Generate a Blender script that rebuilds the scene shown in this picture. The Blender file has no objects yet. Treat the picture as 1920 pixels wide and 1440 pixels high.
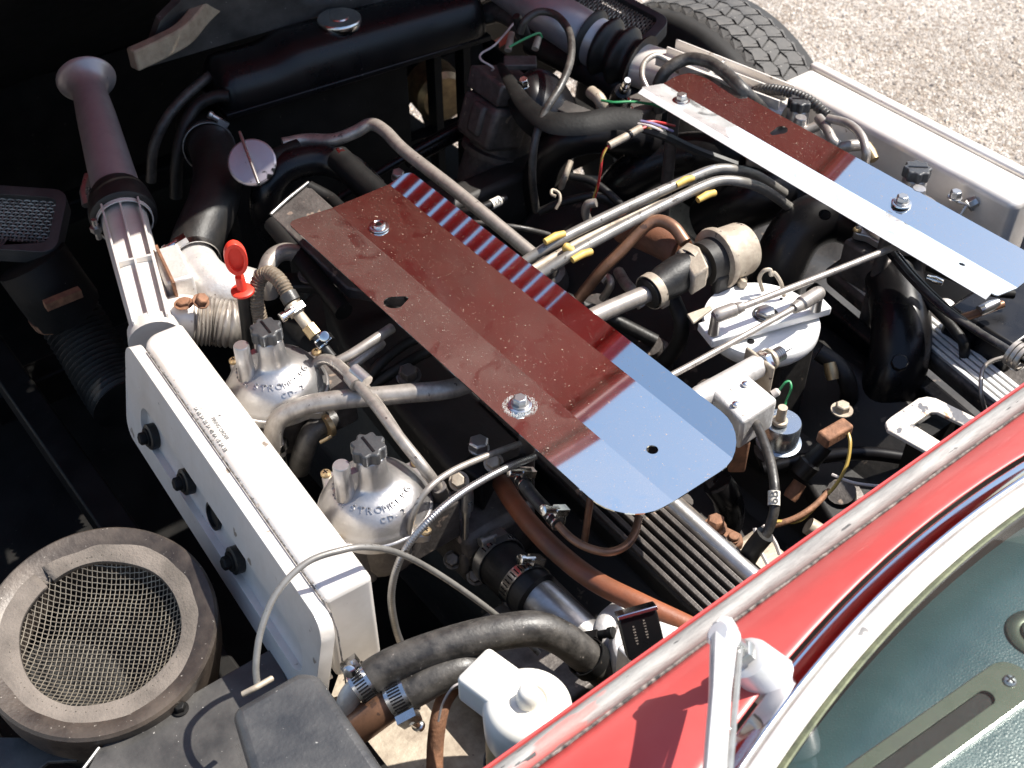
import bpy, bmesh, math, random
from mathutils import Vector, Matrix, geometry, noise
random.seed(7)
V = Vector
sc = bpy.context.scene
col = sc.collection
R = math.radians

# ---------------------------------------------------------------- camera, sky, sun, exposure
# car frame: +Y is the nose of the car, +X its right-hand side, z = 0 the ground
CAM = V((0, 0, 1.72)); PITCH = R(43.2); AZ = R(38.0); FPX = 2261.0
cd = bpy.data.cameras.new('camera'); cam = bpy.data.objects.new('camera', cd); col.objects.link(cam)
cam.location = CAM; cam.rotation_euler = (R(90) - PITCH, 0, -AZ)
cd.sensor_width = 36; cd.lens = 36 * FPX / 1920; cd.clip_start = .02; cd.clip_end = 500
cd.dof.use_dof = True; cd.dof.focus_distance = 1.30; cd.dof.aperture_fstop = 11
sc.camera = cam
SUN = V((.53, -.16, .83)).normalized()
w = bpy.data.worlds.new('World'); sc.world = w; w.use_nodes = True
nt = w.node_tree; bg = nt.nodes['Background']
sky = nt.nodes.new('ShaderNodeTexSky'); sky.sky_type = 'NISHITA'; sky.sun_disc = False
sky.sun_elevation = math.asin(SUN.z); sky.sun_rotation = math.atan2(SUN.x, SUN.y)
sky.air_density = 1.0; sky.dust_density = 1.2; sky.ozone_density = 1.0
nt.links.new(sky.outputs[0], bg.inputs[0]); bg.inputs[1].default_value = 0.115
sd = bpy.data.lights.new('sun', 'SUN'); sd.energy = 5.0; sd.angle = R(.5); sd.color = (1, .955, .88)
so = bpy.data.objects.new('sun', sd); col.objects.link(so)
so.rotation_euler = SUN.to_track_quat('Z', 'Y').to_euler(); so.location = (3, 0, 5)
sc.view_settings.view_transform = 'Standard'; sc.view_settings.look = 'None'
sc.view_settings.exposure = 1.0; sc.view_settings.gamma = 1

# ---------------------------------------------------------------- helpers
_fh = V((math.sin(AZ), math.cos(AZ), 0)); _r = V((math.cos(AZ), -math.sin(AZ), 0))
_fw = _fh * math.cos(PITCH) - V((0, 0, math.sin(PITCH))); _up = _fh * math.sin(PITCH) + V((0, 0, math.cos(PITCH)))
def at(x, y, z):
    """the point of the car that stands at height z where the photograph shows (x, y)"""
    d = _fw + _r * ((x - 960) / FPX) + _up * ((720 - y) / FPX)
    return CAM + d * ((z - CAM.z) / d.z)
def A(p): return p if isinstance(p, Vector) else at(*p)
def mm(px, p): return px * (A(p) - CAM).dot(_fw) / FPX      # a length read off the photograph, in metres at p

WL = {}
class G:
    def __init__(s): s.v = []; s.f = []
    def add(s, vs, fs):
        k = len(s.v); s.v += [V(v) for v in vs]; s.f += [tuple(i + k for i in f) for f in fs]; return s
    def merge(s, g): return s.add(g.v, g.f)
    def tube(s, pts, r, n=12, caps=True):
        pts = [V(p) for p in pts]; m = len(pts)
        rr = r if isinstance(r, (list, tuple)) else [r] * m
        t0 = (pts[1] - pts[0]).normalized(); nrm = t0.orthogonal().normalized(); vs = []
        for i in range(m):
            t = (pts[min(i + 1, m - 1)] - pts[max(i - 1, 0)])
            t = t.normalized() if t.length > 1e-9 else t0
            q = t0.rotation_difference(t); nrm = (q @ nrm); nrm = (nrm - t * nrm.dot(t)).normalized(); t0 = t
            b = t.cross(nrm)
            for k in range(n):
                a = 2 * math.pi * k / n; vs.append(pts[i] + (nrm * math.cos(a) + b * math.sin(a)) * rr[i])
        fs = [(i * n + k, i * n + (k + 1) % n, (i + 1) * n + (k + 1) % n, (i + 1) * n + k) for i in range(m - 1) for k in range(n)]
        if caps: fs += [tuple(range(n - 1, -1, -1)), tuple((m - 1) * n + k for k in range(n))]
        return s.add(vs, fs)
    def lathe(s, o, ax, prof, n=28, caps=True, arc=None, ref=None):
        ax = V(ax).normalized(); u = (V(ref) - ax * V(ref).dot(ax)).normalized() if ref else ax.orthogonal().normalized(); w_ = ax.cross(u)
        vs = []; full = arc is None; m = n if full else n + 1
        for h, r in prof:
            for k in range(m):
                a = 2 * math.pi * k / n if full else arc[0] + (arc[1] - arc[0]) * k / n
                vs.append(V(o) + ax * h + (u * math.cos(a) + w_ * math.sin(a)) * r)
        fs = []
        for i in range(len(prof) - 1):
            for k in range(m if full else n):
                k2 = (k + 1) % m; fs.append((i * m + k, i * m + k2, (i + 1) * m + k2, (i + 1) * m + k))
        if caps and full:
            if prof[0][1] > 1e-5: fs.append(tuple(range(m - 1, -1, -1)))
            if prof[-1][1] > 1e-5: fs.append(tuple((len(prof) - 1) * m + k for k in range(m)))
        return s.add(vs, fs)
    def box(s, c, size, ax=None):
        X, Y, Z = ax if ax else (V((1, 0, 0)), V((0, 1, 0)), V((0, 0, 1)))
        h = V(size) / 2; c = V(c)
        vs = [c + X * (i * h.x) + Y * (j * h.y) + Z * (k * h.z) for k in (-1, 1) for j in (-1, 1) for i in (-1, 1)]
        return s.add(vs, [(0, 2, 3, 1), (4, 5, 7, 6), (0, 1, 5, 4), (2, 6, 7, 3), (0, 4, 6, 2), (1, 3, 7, 5)])
    def prism(s, poly, off):
        n = len(poly); poly = [V(p) for p in poly]; off = V(off)
        return s.add(poly + [p + off for p in poly], [tuple(range(n - 1, -1, -1)), tuple(range(n, 2 * n))] + [(i, (i + 1) % n, n + (i + 1) % n, n + i) for i in range(n)])
    def holed(s, outer, holes, off):
        loops = [[V(p) for p in outer]] + [[V(p) for p in h] for h in holes]; flat = [p for l in loops for p in l]; off = V(off); n = len(flat)
        tri = geometry.tessellate_polygon(loops); fs = []
        for t in tri:
            fs += [tuple(t), tuple(n + i for i in reversed(t))]
        k = 0
        for l in loops:
            m = len(l); fs += [(k + i, k + (i + 1) % m, n + k + (i + 1) % m, n + k + i) for i in range(m)]; k += m
        return s.add(flat + [p + off for p in flat], fs)
    def sheet(s, fn, nu, nv, cu=False):
        vs = [fn(i / nu, j / nv) for j in range(nv + 1) for i in range(nu + (0 if cu else 1))]; m = nu if cu else nu + 1
        return s.add(vs, [(j * m + i, j * m + (i + 1) % m, (j + 1) * m + (i + 1) % m, (j + 1) * m + i) for j in range(nv) for i in range(nu)])
    def hexbolt(s, p, ax, r, h, washer=1.6, n=6):
        ax = V(ax).normalized()
        if washer: s.lathe(p, ax, [(0, r * washer), (h * .22, r * washer)], 20)
        s.lathe(V(p), ax, [(h * .2, r), (h * .85, r), (h, r * .82)], n)
        return s

def spl(pts, k=8):
    P = [A(p) for p in pts]
    if len(P) < 3: return P
    Q = [P[0] * 2 - P[1]] + P + [P[-1] * 2 - P[-2]]; out = []
    for i in range(1, len(Q) - 2):
        a, b, c, d = Q[i - 1:i + 3]
        for j in range(k):
            t = j / k
            out.append(.5 * ((2 * b) + (c - a) * t + (2 * a - 5 * b + 4 * c - d) * t * t + (3 * b - a - 3 * c + d) * t ** 3))
    return out + [P[-1]]
def resample(pts, step):
    out = [pts[0]]; acc = 0
    for a, b in zip(pts, pts[1:]):
        L = (b - a).length; d = step - acc
        while d <= L: out.append(a + (b - a) * (d / L)); d += step
        acc = L - (d - step)
    return out

def tag(o, label=None, cat=None, group=None, kind=None):
    for k, v in (('label', label), ('category', cat), ('group', group), ('kind', kind)):
        if v: o[k] = v
    return o
def build(g, name, mat, parent=None, label=None, cat=None, group=None, kind=None, smooth=38, bevel=0, seg=2, solid=0, origin=None, sub=0, weld=False):
    me = bpy.data.meshes.new(name)
    if origin is None:
        n = len(g.v); lo = [min(v[i] for v in g.v) for i in range(3)]; hi = [max(v[i] for v in g.v) for i in range(3)]
        origin = V(((lo[0] + hi[0]) / 2, (lo[1] + hi[1]) / 2, lo[2]))
    me.from_pydata([v - origin for v in g.v], [], g.f)
    bm = bmesh.new(); bm.from_mesh(me)
    if weld: bmesh.ops.remove_doubles(bm, verts=bm.verts, dist=1e-5)
    bmesh.ops.recalc_face_normals(bm, faces=bm.faces); bm.to_mesh(me); bm.free()
    o = bpy.data.objects.new(name, me); col.objects.link(o)
    if smooth:
        me.polygons.foreach_set('use_smooth', [True] * len(me.polygons)); me.set_sharp_from_angle(angle=R(smooth))
    me.materials.append(mat)
    o.location = origin - (WL[parent] if parent else V((0, 0, 0)))
    if parent: o.parent = parent
    WL[o] = origin
    if solid:
        m = o.modifiers.new('solid', 'SOLIDIFY'); m.thickness = solid; m.offset = -1
    if bevel:
        m = o.modifiers.new('bevel', 'BEVEL'); m.width = bevel; m.segments = seg; m.limit_method = 'ANGLE'; m.angle_limit = R(35); m.harden_normals = False
    if sub:
        m = o.modifiers.new('sub', 'SUBSURF'); m.levels = sub; m.render_levels = sub
    return tag(o, label, cat, group, kind)
def thing(name, label, cat, loc, group=None):
    o = bpy.data.objects.new(name, None); col.objects.link(o); o.empty_display_size = .02
    o.location = A(loc); WL[o] = A(loc); return tag(o, label, cat, group)

# ---------------------------------------------------------------- materials
def rgb(c): return (c[0], c[1], c[2], 1)
def S(name, c1, c2=None, rough=.5, metal=0, sc_=25, lo=.38, hi=.66, bump=0, bs=180, rv=.08, coat=0, speck=None, scratch=0, spec=.5, stretch=None):
    m = bpy.data.materials.new(name); m.use_nodes = True; n = m.node_tree; b = n.nodes['Principled BSDF']; L = n.links.new
    tc = n.nodes.new('ShaderNodeTexCoord'); src = tc.outputs['Object']
    if stretch:
        mp = n.nodes.new('ShaderNodeMapping'); mp.inputs['Scale'].default_value = stretch; L(src, mp.inputs[0]); src = mp.outputs[0]
    nz = n.nodes.new('ShaderNodeTexNoise'); nz.inputs['Scale'].default_value = sc_; nz.inputs['Detail'].default_value = 7; nz.inputs['Roughness'].default_value = .62; L(src, nz.inputs['Vector'])
    rp = n.nodes.new('ShaderNodeValToRGB'); rp.color_ramp.elements[0].position = lo; rp.color_ramp.elements[1].position = hi
    rp.color_ramp.elements[0].color = rgb(c1); rp.color_ramp.elements[1].color = rgb(c2 or c1); L(nz.outputs[0], rp.inputs[0]); out = rp.outputs[0]
    if speck:
        for (scol, ssc, thr) in (speck if isinstance(speck, list) else [speck]):
            n2 = n.nodes.new('ShaderNodeTexNoise'); n2.inputs['Scale'].default_value = ssc; n2.inputs['Detail'].default_value = 3; L(src, n2.inputs['Vector'])
            r2 = n.nodes.new('ShaderNodeValToRGB'); r2.color_ramp.elements[0].position = thr; r2.color_ramp.elements[1].position = thr + .03; L(n2.outputs[0], r2.inputs[0])
            mx = n.nodes.new('ShaderNodeMix'); mx.data_type = 'RGBA'; L(r2.outputs[0], mx.inputs[0]); L(out, mx.inputs[6]); mx.inputs[7].default_value = rgb(scol); out = mx.outputs[2]
    L(out, b.inputs['Base Color'])
    mr = n.nodes.new('ShaderNodeMapRange'); mr.inputs[3].default_value = max(0, rough - rv); mr.inputs[4].default_value = min(1, rough + rv); mr.inputs[1].default_value = .3; mr.inputs[2].default_value = .7
    L(nz.outputs[0], mr.inputs[0]); L(mr.outputs[0], b.inputs['Roughness'])
    b.inputs['Metallic'].default_value = metal; b.inputs['Specular IOR Level'].default_value = spec
    if coat: b.inputs['Coat Weight'].default_value = coat; b.inputs['Coat Roughness'].default_value = .06
    if bump:
        n3 = n.nodes.new('ShaderNodeTexNoise'); n3.inputs['Scale'].default_value = bs; n3.inputs['Detail'].default_value = 4; L(src, n3.inputs['Vector'])
        bp = n.nodes.new('ShaderNodeBump'); bp.inputs['Strength'].default_value = bump; bp.inputs['Distance'].default_value = .002; L(n3.outputs[0], bp.inputs['Height']); L(bp.outputs[0], b.inputs['Normal'])
    return m
M = {}
M['red'] = S('red paint', (.45, .062, .058), (.50, .080, .072), .42, 0, 9, coat=.12, rv=.05, speck=((.6, .3, .28), 260, .76))
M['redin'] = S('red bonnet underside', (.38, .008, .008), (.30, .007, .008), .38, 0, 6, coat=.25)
M['seal'] = S('worn grey rubber seal', (.30, .29, .27), (.17, .16, .15), .62, 0, 40, bump=.3, bs=300, speck=[((.5, .17, .15), 30, .62), ((.03, .03, .03), 90, .68)], stretch=(.35, 2, 2))
M['crack'] = S('cracked sealer', (.02, .02, .02), (.25, .22, .2), .8, 0, 160)
M['chrome'] = S('chrome trim', (.78, .76, .75), (.7, .66, .65), .08, 1, 20, rv=.05)
M['wrub'] = S('pale screen rubber', (.62, .60, .57), (.45, .43, .41), .6, 0, 30, bump=.15, bs=200, speck=((.2, .19, .18), 60, .7))
M['olive'] = S('olive glazing sealant', (.13, .14, .07), (.06, .07, .04), .7, 0, 60, bump=.4, bs=250)
M['arm'] = S('silver wiper arm', (.62, .61, .60), (.52, .51, .50), .34, .3, 20, rv=.06)
M['airbox'] = S('silver airbox paint', (.70, .665, .62), (.46, .41, .35), .36, .3, 9, lo=.42, hi=.82, rv=.08, bump=.08, bs=60, speck=[((.28, .23, .18), 45, .70), ((.1, .08, .07), 140, .76)])
M['alu'] = S('cast aluminium', (.52, .50, .48), (.36, .34, .33), .36, .85, 30, bump=.12, bs=220, speck=[((.16, .13, .11), 90, .74)])
M['aluw'] = S('pale cast aluminium', (.66, .64, .61), (.47, .44, .41), .5, .5, 35, bump=.3, bs=240, speck=[((.2, .17, .14), 80, .68)])
M['alud'] = S('dirty cast aluminium', (.13, .115, .105), (.06, .052, .048), .55, .5, 35, bump=.4, bs=200, speck=[((.26, .2, .16), 60, .66)])
M['tubes'] = S('dull grey tube', (.27, .255, .23), (.16, .15, .135), .40, .45, 40, speck=((.09, .08, .07), 90, .66))
M['braid'] = S('brown braid', (.16, .12, .08), (.08, .06, .04), .7, 0, 120, bump=.5, bs=400)
M['pipe'] = S('dusty steel pipe', (.40, .36, .315), (.24, .215, .19), .40, .55, 40, speck=((.12, .1, .09), 70, .68), stretch=(2, 2, .6))
M['steel'] = S('dull steel', (.48, .47, .45), (.33, .32, .31), .33, .9, 60, speck=((.14, .11, .08), 110, .7))
M['bright'] = S('bright plated steel', (.75, .74, .72), (.6, .59, .57), .2, 1, 60, rv=.08)
M['tan'] = S('dusty tan metal', (.42, .36, .28), (.26, .21, .16), .6, .3, 45, bump=.25, bs=260, speck=((.08, .06, .05), 120, .7))
M['rust'] = S('rusty steel', (.27, .13, .07), (.12, .06, .035), .75, .2, 60, bump=.4, bs=300)
M['brass'] = S('old brass', (.5, .37, .2), (.3, .21, .12), .4, .8, 60)
M['copper'] = S('dull copper pipe', (.30, .155, .09), (.15, .08, .05), .42, .55, 40, speck=((.12, .07, .05), 90, .66))
M['black'] = S('black gloss paint', (.005, .005, .006), (.009, .008, .008), .30, 0, 18, spec=.32, speck=((.07, .06, .05), 170, .74))
M['blackm'] = S('matt black paint', (.006, .006, .006), (.013, .012, .011), .55, 0, 18, spec=.16, speck=((.06, .05, .04), 140, .72), bump=.15, bs=200)
M['rubber'] = S('black rubber', (.008, .008, .008), (.020, .018, .016), .48, 0, 40, spec=.35, bump=.15, bs=300)
M['hose'] = S('dusty rubber hose', (.022, .020, .018), (.070, .063, .055), .44, 0, 60, bump=.18, bs=330, speck=((.17, .15, .13), 240, .7))
M['plas'] = S('weathered black plastic', (.026, .027, .029), (.068, .066, .064), .42, 0, 14, bump=.2, bs=280, speck=((.3, .29, .27), 320, .74))
M['panel'] = S('scuffed black panel', (.026, .025, .024), (.070, .065, .060), .45, 0, 16, bump=.15, bs=160, speck=((.3, .28, .26), 260, .72))
M['ringm'] = S('dusty black painted steel', (.030, .023, .019), (.095, .074, .058), .45, .2, 14, bump=.2, bs=240, speck=((.30, .27, .23), 260, .70))
M['felt'] = S('grey foam gasket', (.165, .138, .115), (.095, .080, .067), .9, 0, 20, bump=.5, bs=400)
M['void'] = S('shade-black inside', (.004, .004, .004), (.008, .007, .007), .8, 0, 20)  # near-black colour paints in the shade inside the intakes
M['dull'] = S('dull silver paint', (.36, .335, .34), (.27, .245, .255), .36, .55, 14, rv=.06, speck=[((.05, .04, .04), 60, .74)])
M['pale'] = S('pale zinc plate', (.80, .79, .77), (.70, .69, .67), .38, .15, 30, speck=((.3, .28, .25), 90, .74))
M['wire'] = S('galvanised wire mesh', (.33, .29, .23), (.18, .155, .125), .45, .6, 60)
M['foam'] = S('tan foam seal', (.33, .27, .19), (.24, .19, .13), .9, 0, 60, bump=.4, bs=400)
M['brownhose'] = S('brown rubber hose', (.14, .06, .035), (.22, .09, .05), .5, 0, 25, bump=.25, bs=300)
M['orange'] = S('terracotta rubber hose', (.10, .040, .022), (.30, .085, .028), .5, 0, 7, bump=.15, bs=240)
M['redpl'] = S('red plastic', (.78, .05, .028), (.7, .04, .02), .4, 0, 40)
M['yellow'] = S('yellow plastic clip', (.60, .40, .10), (.40, .25, .06), .55, 0, 60)
M['white'] = S('cream white plastic', (.74, .71, .64), (.66, .63, .55), .4, 0, 12, speck=((.3, .26, .2), 130, .75))
M['amber'] = S('yellowed translucent plastic', (.50, .38, .20), (.38, .28, .14), .4, 0, 14)
M['ink'] = S('faded dark print', (.05, .05, .05), (.16, .16, .15), .7, 0, 200)
M['label'] = S('white marker sleeve', (.7, .66, .58), (.55, .5, .42), .6, 0, 40)
M['leather'] = S('teal grained leather', (.019, .048, .054), (.032, .068, .073), .34, 0, 9, bump=.0)
M['wred'] = S('red wire insulation', (.45, .03, .03), None, .45); M['wgreen'] = S('green wire insulation', (.03, .25, .09), None, .45)
M['wwhite'] = S('pale wire insulation', (.5, .45, .42), None, .5); M['wviolet'] = S('violet wire insulation', (.2, .17, .3), None, .45)
M['wblack'] = S('black wire insulation', (.02, .02, .02), None, .45); M['wyellow'] = S('gold wire insulation', (.4, .27, .06), None, .45)
M['worange'] = S('orange ignition lead', (.35, .12, .015), None, .5)
M['tyre'] = S('tyre rubber', (.05, .047, .044), (.105, .098, .09), .75, 0, 30, bump=.3, bs=240, speck=((.2, .19, .17), 200, .7))
M['tyreb'] = S('tyre casing rubber', (.018, .017, .016), (.03, .028, .026), .8, 0, 30)
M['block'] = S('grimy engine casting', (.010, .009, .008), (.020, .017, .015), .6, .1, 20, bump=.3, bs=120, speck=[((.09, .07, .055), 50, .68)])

def leather_fix():
    n = M['leather'].node_tree; L = n.links.new; b = n.nodes['Principled BSDF']; tc = n.nodes['Texture Coordinate']
    vo = n.nodes.new('ShaderNodeTexVoronoi'); vo.feature = 'DISTANCE_TO_EDGE'; vo.inputs['Scale'].default_value = 420; vo.inputs['Randomness'].default_value = 1
    L(tc.outputs['Object'], vo.inputs['Vector'])
    bp = n.nodes.new('ShaderNodeBump'); bp.inputs['Strength'].default_value = .30; bp.inputs['Distance'].default_value = .0009; L(vo.outputs['Distance'], bp.inputs['Height']); L(bp.outputs[0], b.inputs['Normal'])
leather_fix()
def mirror_mat(name, dust, amount, clean=0):
    m = bpy.data.materials.new(name); m.use_nodes = True; n = m.node_tree; b = n.nodes['Principled BSDF']; L = n.links.new; o = n.nodes['Material Output']
    b.inputs['Base Color'].default_value = (.76, .83, .82, 1); b.inputs['Metallic'].default_value = 1; b.inputs['Roughness'].default_value = .035
    tc = n.nodes.new('ShaderNodeTexCoord')
    # brushed scratches
    d = n.nodes.new('ShaderNodeBsdfDiffuse'); d.inputs[0].default_value = rgb(dust)
    mx = n.nodes.new('ShaderNodeMixShader'); L(b.outputs[0], mx.inputs[1]); L(d.outputs[0], mx.inputs[2]); L(mx.outputs[0], o.inputs[0])
    def noise_(scale, det=5, rgh=.6, vec=None, dist=0):
        z = n.nodes.new('ShaderNodeTexNoise'); z.inputs['Scale'].default_value = scale; z.inputs['Detail'].default_value = det; z.inputs['Roughness'].default_value = rgh; z.inputs['Distortion'].default_value = dist; L(vec or tc.outputs['Object'], z.inputs[0]); return z.outputs[0]
    def ramp(x, a, b_, lo=0., hi=1.):
        r = n.nodes.new('ShaderNodeMapRange'); r.inputs[1].default_value = a; r.inputs[2].default_value = b_; r.inputs[3].default_value = lo; r.inputs[4].default_value = hi; L(x, r.inputs[0]); return r.outputs[0]
    def math_(op, a, b_):
        q = n.nodes.new('ShaderNodeMath'); q.operation = op
        for i, x in enumerate((a, b_)):
            if isinstance(x, (int, float)): q.inputs[i].default_value = x
            else: L(x, q.inputs[i])
        q.use_clamp = True; return q.outputs[0]
    film = ramp(noise_(14, 6, .6), .25, .75, amount * .55, amount * 1.4)
    wipe = ramp(noise_(21, 3, .5, dist=1.6), .55, .66, 1, .40)             # finger marks rubbed through the dust
    film = math_('MULTIPLY', film, wipe)
    sp = ramp(noise_(300, 2, .5), .71, .75, 0, .85 if not clean else .5)    # grit
    sp2 = ramp(noise_(620, 1, .5), .70, .75, 0, .6 if not clean else .4)
    fac = math_('MAXIMUM', film, math_('MAXIMUM', sp, sp2)); L(fac, mx.inputs[0])
    return m
M['mirror'] = mirror_mat('dusty polished plate', (.33, .245, .185), .05)
M['mirrord'] = mirror_mat('dustier polished plate', (.31, .25, .21), .115)
M['mirrorf'] = mirror_mat('glare-whitened polished plate', (.80, .79, .77), .34)  # glare on the far plate mixed in as a whitish dust film
M['mirrorc'] = mirror_mat('polished flange', (.30, .22, .16), .004, 1)
def glass_mat():
    m = bpy.data.materials.new('windscreen glass'); m.use_nodes = True; n = m.node_tree; L = n.links.new; n.nodes.remove(n.nodes['Principled BSDF']); o = n.nodes['Material Output']
    t = n.nodes.new('ShaderNodeBsdfTransparent'); t.inputs[0].default_value = (.93, .97, .95, 1); g = n.nodes.new('ShaderNodeBsdfGlossy'); g.inputs['Roughness'].default_value = .02
    d = n.nodes.new('ShaderNodeBsdfDiffuse'); d.inputs[0].default_value = (.45, .45, .42, 1)
    lw = n.nodes.new('ShaderNodeLayerWeight'); pw = n.nodes.new('ShaderNodeMath'); pw.operation = 'POWER'; pw.inputs[1].default_value = 5; L(lw.outputs['Facing'], pw.inputs[0])
    f = n.nodes.new('ShaderNodeMath'); f.operation = 'MULTIPLY_ADD'; f.inputs[1].default_value = .93; f.inputs[2].default_value = .07; L(pw.outputs[0], f.inputs[0])
    mx = n.nodes.new('ShaderNodeMixShader'); L(f.outputs[0], mx.inputs[0]); L(t.outputs[0], mx.inputs[1]); L(g.outputs[0], mx.inputs[2])
    m2 = n.nodes.new('ShaderNodeMixShader'); m2.inputs[0].default_value = .03; L(mx.outputs[0], m2.inputs[1]); L(d.outputs[0], m2.inputs[2]); L(m2.outputs[0], o.inputs[0])
    return m
M['glass'] = glass_mat()
def gravel_mat():
    m = bpy.data.materials.new('pale gravel'); m.use_nodes = True; n = m.node_tree; L = n.links.new; b = n.nodes['Principled BSDF']; tc = n.nodes.new('ShaderNodeTexCoord')
    v = n.nodes.new('ShaderNodeTexVoronoi'); v.inputs['Scale'].default_value = 105; L(tc.outputs['Object'], v.inputs[0])
    e = n.nodes.new('ShaderNodeTexVoronoi'); e.feature = 'DISTANCE_TO_EDGE'; e.inputs['Scale'].default_value = 105; L(tc.outputs['Object'], e.inputs[0])
    hsv = n.nodes.new('ShaderNodeSeparateColor'); L(v.outputs['Color'], hsv.inputs[0])
    r = n.nodes.new('ShaderNodeValToRGB'); L(hsv.outputs[0], r.inputs[0])
    for i, (p, c) in enumerate(((0, (.30, .23, .17)), (.3, (.48, .41, .34)), (.75, (.60, .53, .46)), (1, (.68, .63, .57)))):
        el = r.color_ramp.elements[i] if i < 2 else r.color_ramp.elements.new(p); el.position = p; el.color = rgb(c)
    z = n.nodes.new('ShaderNodeTexNoise'); z.inputs['Scale'].default_value = 2.2; z.inputs['Detail'].default_value = 6; L(tc.outputs['Object'], z.inputs[0])
    mx = n.nodes.new('ShaderNodeMix'); mx.data_type = 'RGBA'; mx.blend_type = 'MULTIPLY'; mx.inputs[0].default_value = .45; L(r.outputs[0], mx.inputs[6])
    rz = n.nodes.new('ShaderNodeValToRGB'); rz.color_ramp.elements[0].position = .35; rz.color_ramp.elements[0].color = (.62, .58, .54, 1); rz.color_ramp.elements[1].position = .62; L(z.outputs[0], rz.inputs[0]); L(rz.outputs[0], mx.inputs[7]); mx.inputs[0].default_value = .8
    L(mx.outputs[2], b.inputs['Base Color']); b.inputs['Roughness'].default_value = .85
    mr = n.nodes.new('ShaderNodeMapRange'); mr.inputs[1].default_value = 0; mr.inputs[2].default_value = .25; L(e.outputs['Distance'], mr.inputs[0])
    bp = n.nodes.new('ShaderNodeBump'); bp.inputs['Distance'].default_value = .006; bp.inputs['Strength'].default_value = 1; L(mr.outputs[0], bp.inputs['Height']); L(bp.outputs[0], b.inputs['Normal'])
    return m
M['gravel'] = gravel_mat()
M['stone'] = S('gravel stones', (.44, .35, .27), (.68, .59, .49), .8, 0, 30, lo=.42, hi=.58, speck=((.15, .12, .1), 40, .64))

# ---------------------------------------------------------------- small builders used again and again
def tube(name, pts, d, mat, parent=None, n=14, k=8, smooth=50, taper=None, **kw):
    """a pipe, hose or wire through photographed points (x, y, z); d is its thickness in the photograph"""
    P = spl(pts, k); r = [mm(d, p) / 2 for p in P]
    mid = sorted(r)[len(r) // 2]; r = [mid * (taper(i / (len(P) - 1)) if taper else 1) for i in range(len(P))]
    return build(G().tube(P, r, n), name, mat, parent, smooth=smooth, **kw)
def ribbed(name, pts, d, mat, parent=None, pitch=.004, depth=.06, n=18, **kw):
    P = resample(spl(pts, 14), pitch / 4); r0 = sorted(mm(d, p) / 2 for p in P)[len(P) // 2]
    r = [r0 * (1 - depth + depth * (1, .3, -1, .3)[i % 4]) for i in range(len(P))]
    return build(G().tube(P, r, n), name, mat, parent, smooth=60, **kw)
def turned(name, a, b, prof, mat, parent=None, n=26, smooth=38, g=None, **kw):
    """a turned piece from a to b; prof = [(position 0..1, thickness in the photograph)]"""
    a, b = A(a), A(b); L = (b - a).length; s = mm(1, a) / 2
    g2 = (g or G()).lathe(a, b - a, [(t * L, d * s) for t, d in prof], n)
    return build(g2, name, mat, parent, smooth=smooth, **kw)
def clamp(parent, p, ax, r, w=.011, up=None, mat='bright', slots=True):
    """worm-drive hose clip: band, housing with slotted screw"""
    p = A(p); ax = V(ax).normalized(); up = V(up or (0, -.3, 1)); up = (up - ax * up.dot(ax)).normalized(); side = ax.cross(up)
    g = G().lathe(p - ax * w / 2, ax, [(0, r), (0, r + .0012), (w, r + .0012), (w, r)], 30, caps=False)
    g.box(p + up * (r + .005), (w * .95, .016, .008), (ax, side, up))
    c = build(g, 'hose_clip', M[mat], parent)
    s0 = p + up * (r + .006) + side * .004
    s = G().lathe(s0, side, [(0, .0042), (.014, .0042), (.015, .0058), (.020, .0058), (.0205, .005)], 16)
    build(s, 'clip_screw', M[mat], c)
    if slots:
        k = G()
        toc = CAM - p; toc = (toc - ax * toc.dot(ax)).normalized(); ac = math.atan2(toc.dot(side), toc.dot(up)) - (.0 if abs(math.atan2(toc.dot(side), toc.dot(up))) > .6 else .7)
        for i in range(11):
            a = ac - .8 + i * .16; dr = (up * math.cos(a) + side * math.sin(a)); td = (side * math.cos(a) - up * math.sin(a))
            k.box(p + dr * (r + .0012), (w * .62, .0016, .0007), (ax, td, dr))
        build(k, 'band_slots', M['black'], c, kind='stuff')
    return c
def bolt(parent, p, ax, r, h, mat, washer=1.6, name='bolt', n=6, **kw):
    return build(G().hexbolt(A(p), ax, r, h, washer, n), name, M[mat], parent, bevel=.0004, seg=1, **kw)
UP = V((0, 0, 1)); X = V((1, 0, 0)); Y = V((0, 1, 0))
def text_geo(txt, size, depth=.0004, align='LEFT'):
    cu = bpy.data.curves.new('t', 'FONT'); cu.body = txt; cu.size = size; cu.extrude = depth; cu.align_x = align; cu.resolution_u = 3
    o = bpy.data.objects.new('t', cu); col.objects.link(o); bpy.context.view_layer.update()
    me = o.evaluated_get(bpy.context.evaluated_depsgraph_get()).to_mesh()
    r = ([V(v.co) for v in me.vertices], [tuple(p.vertices) for p in me.polygons])
    bpy.data.objects.remove(o); bpy.data.curves.remove(cu); return r
def text_on(g, txt, size, o, ux, uy, depth=.0004, align='LEFT'):
    vs, fs = text_geo(txt, size, depth, align); uz = V(ux).cross(V(uy)); g.add([V(o) + V(ux) * v.x + V(uy) * v.y + uz * v.z for v in vs], fs); return g

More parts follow.
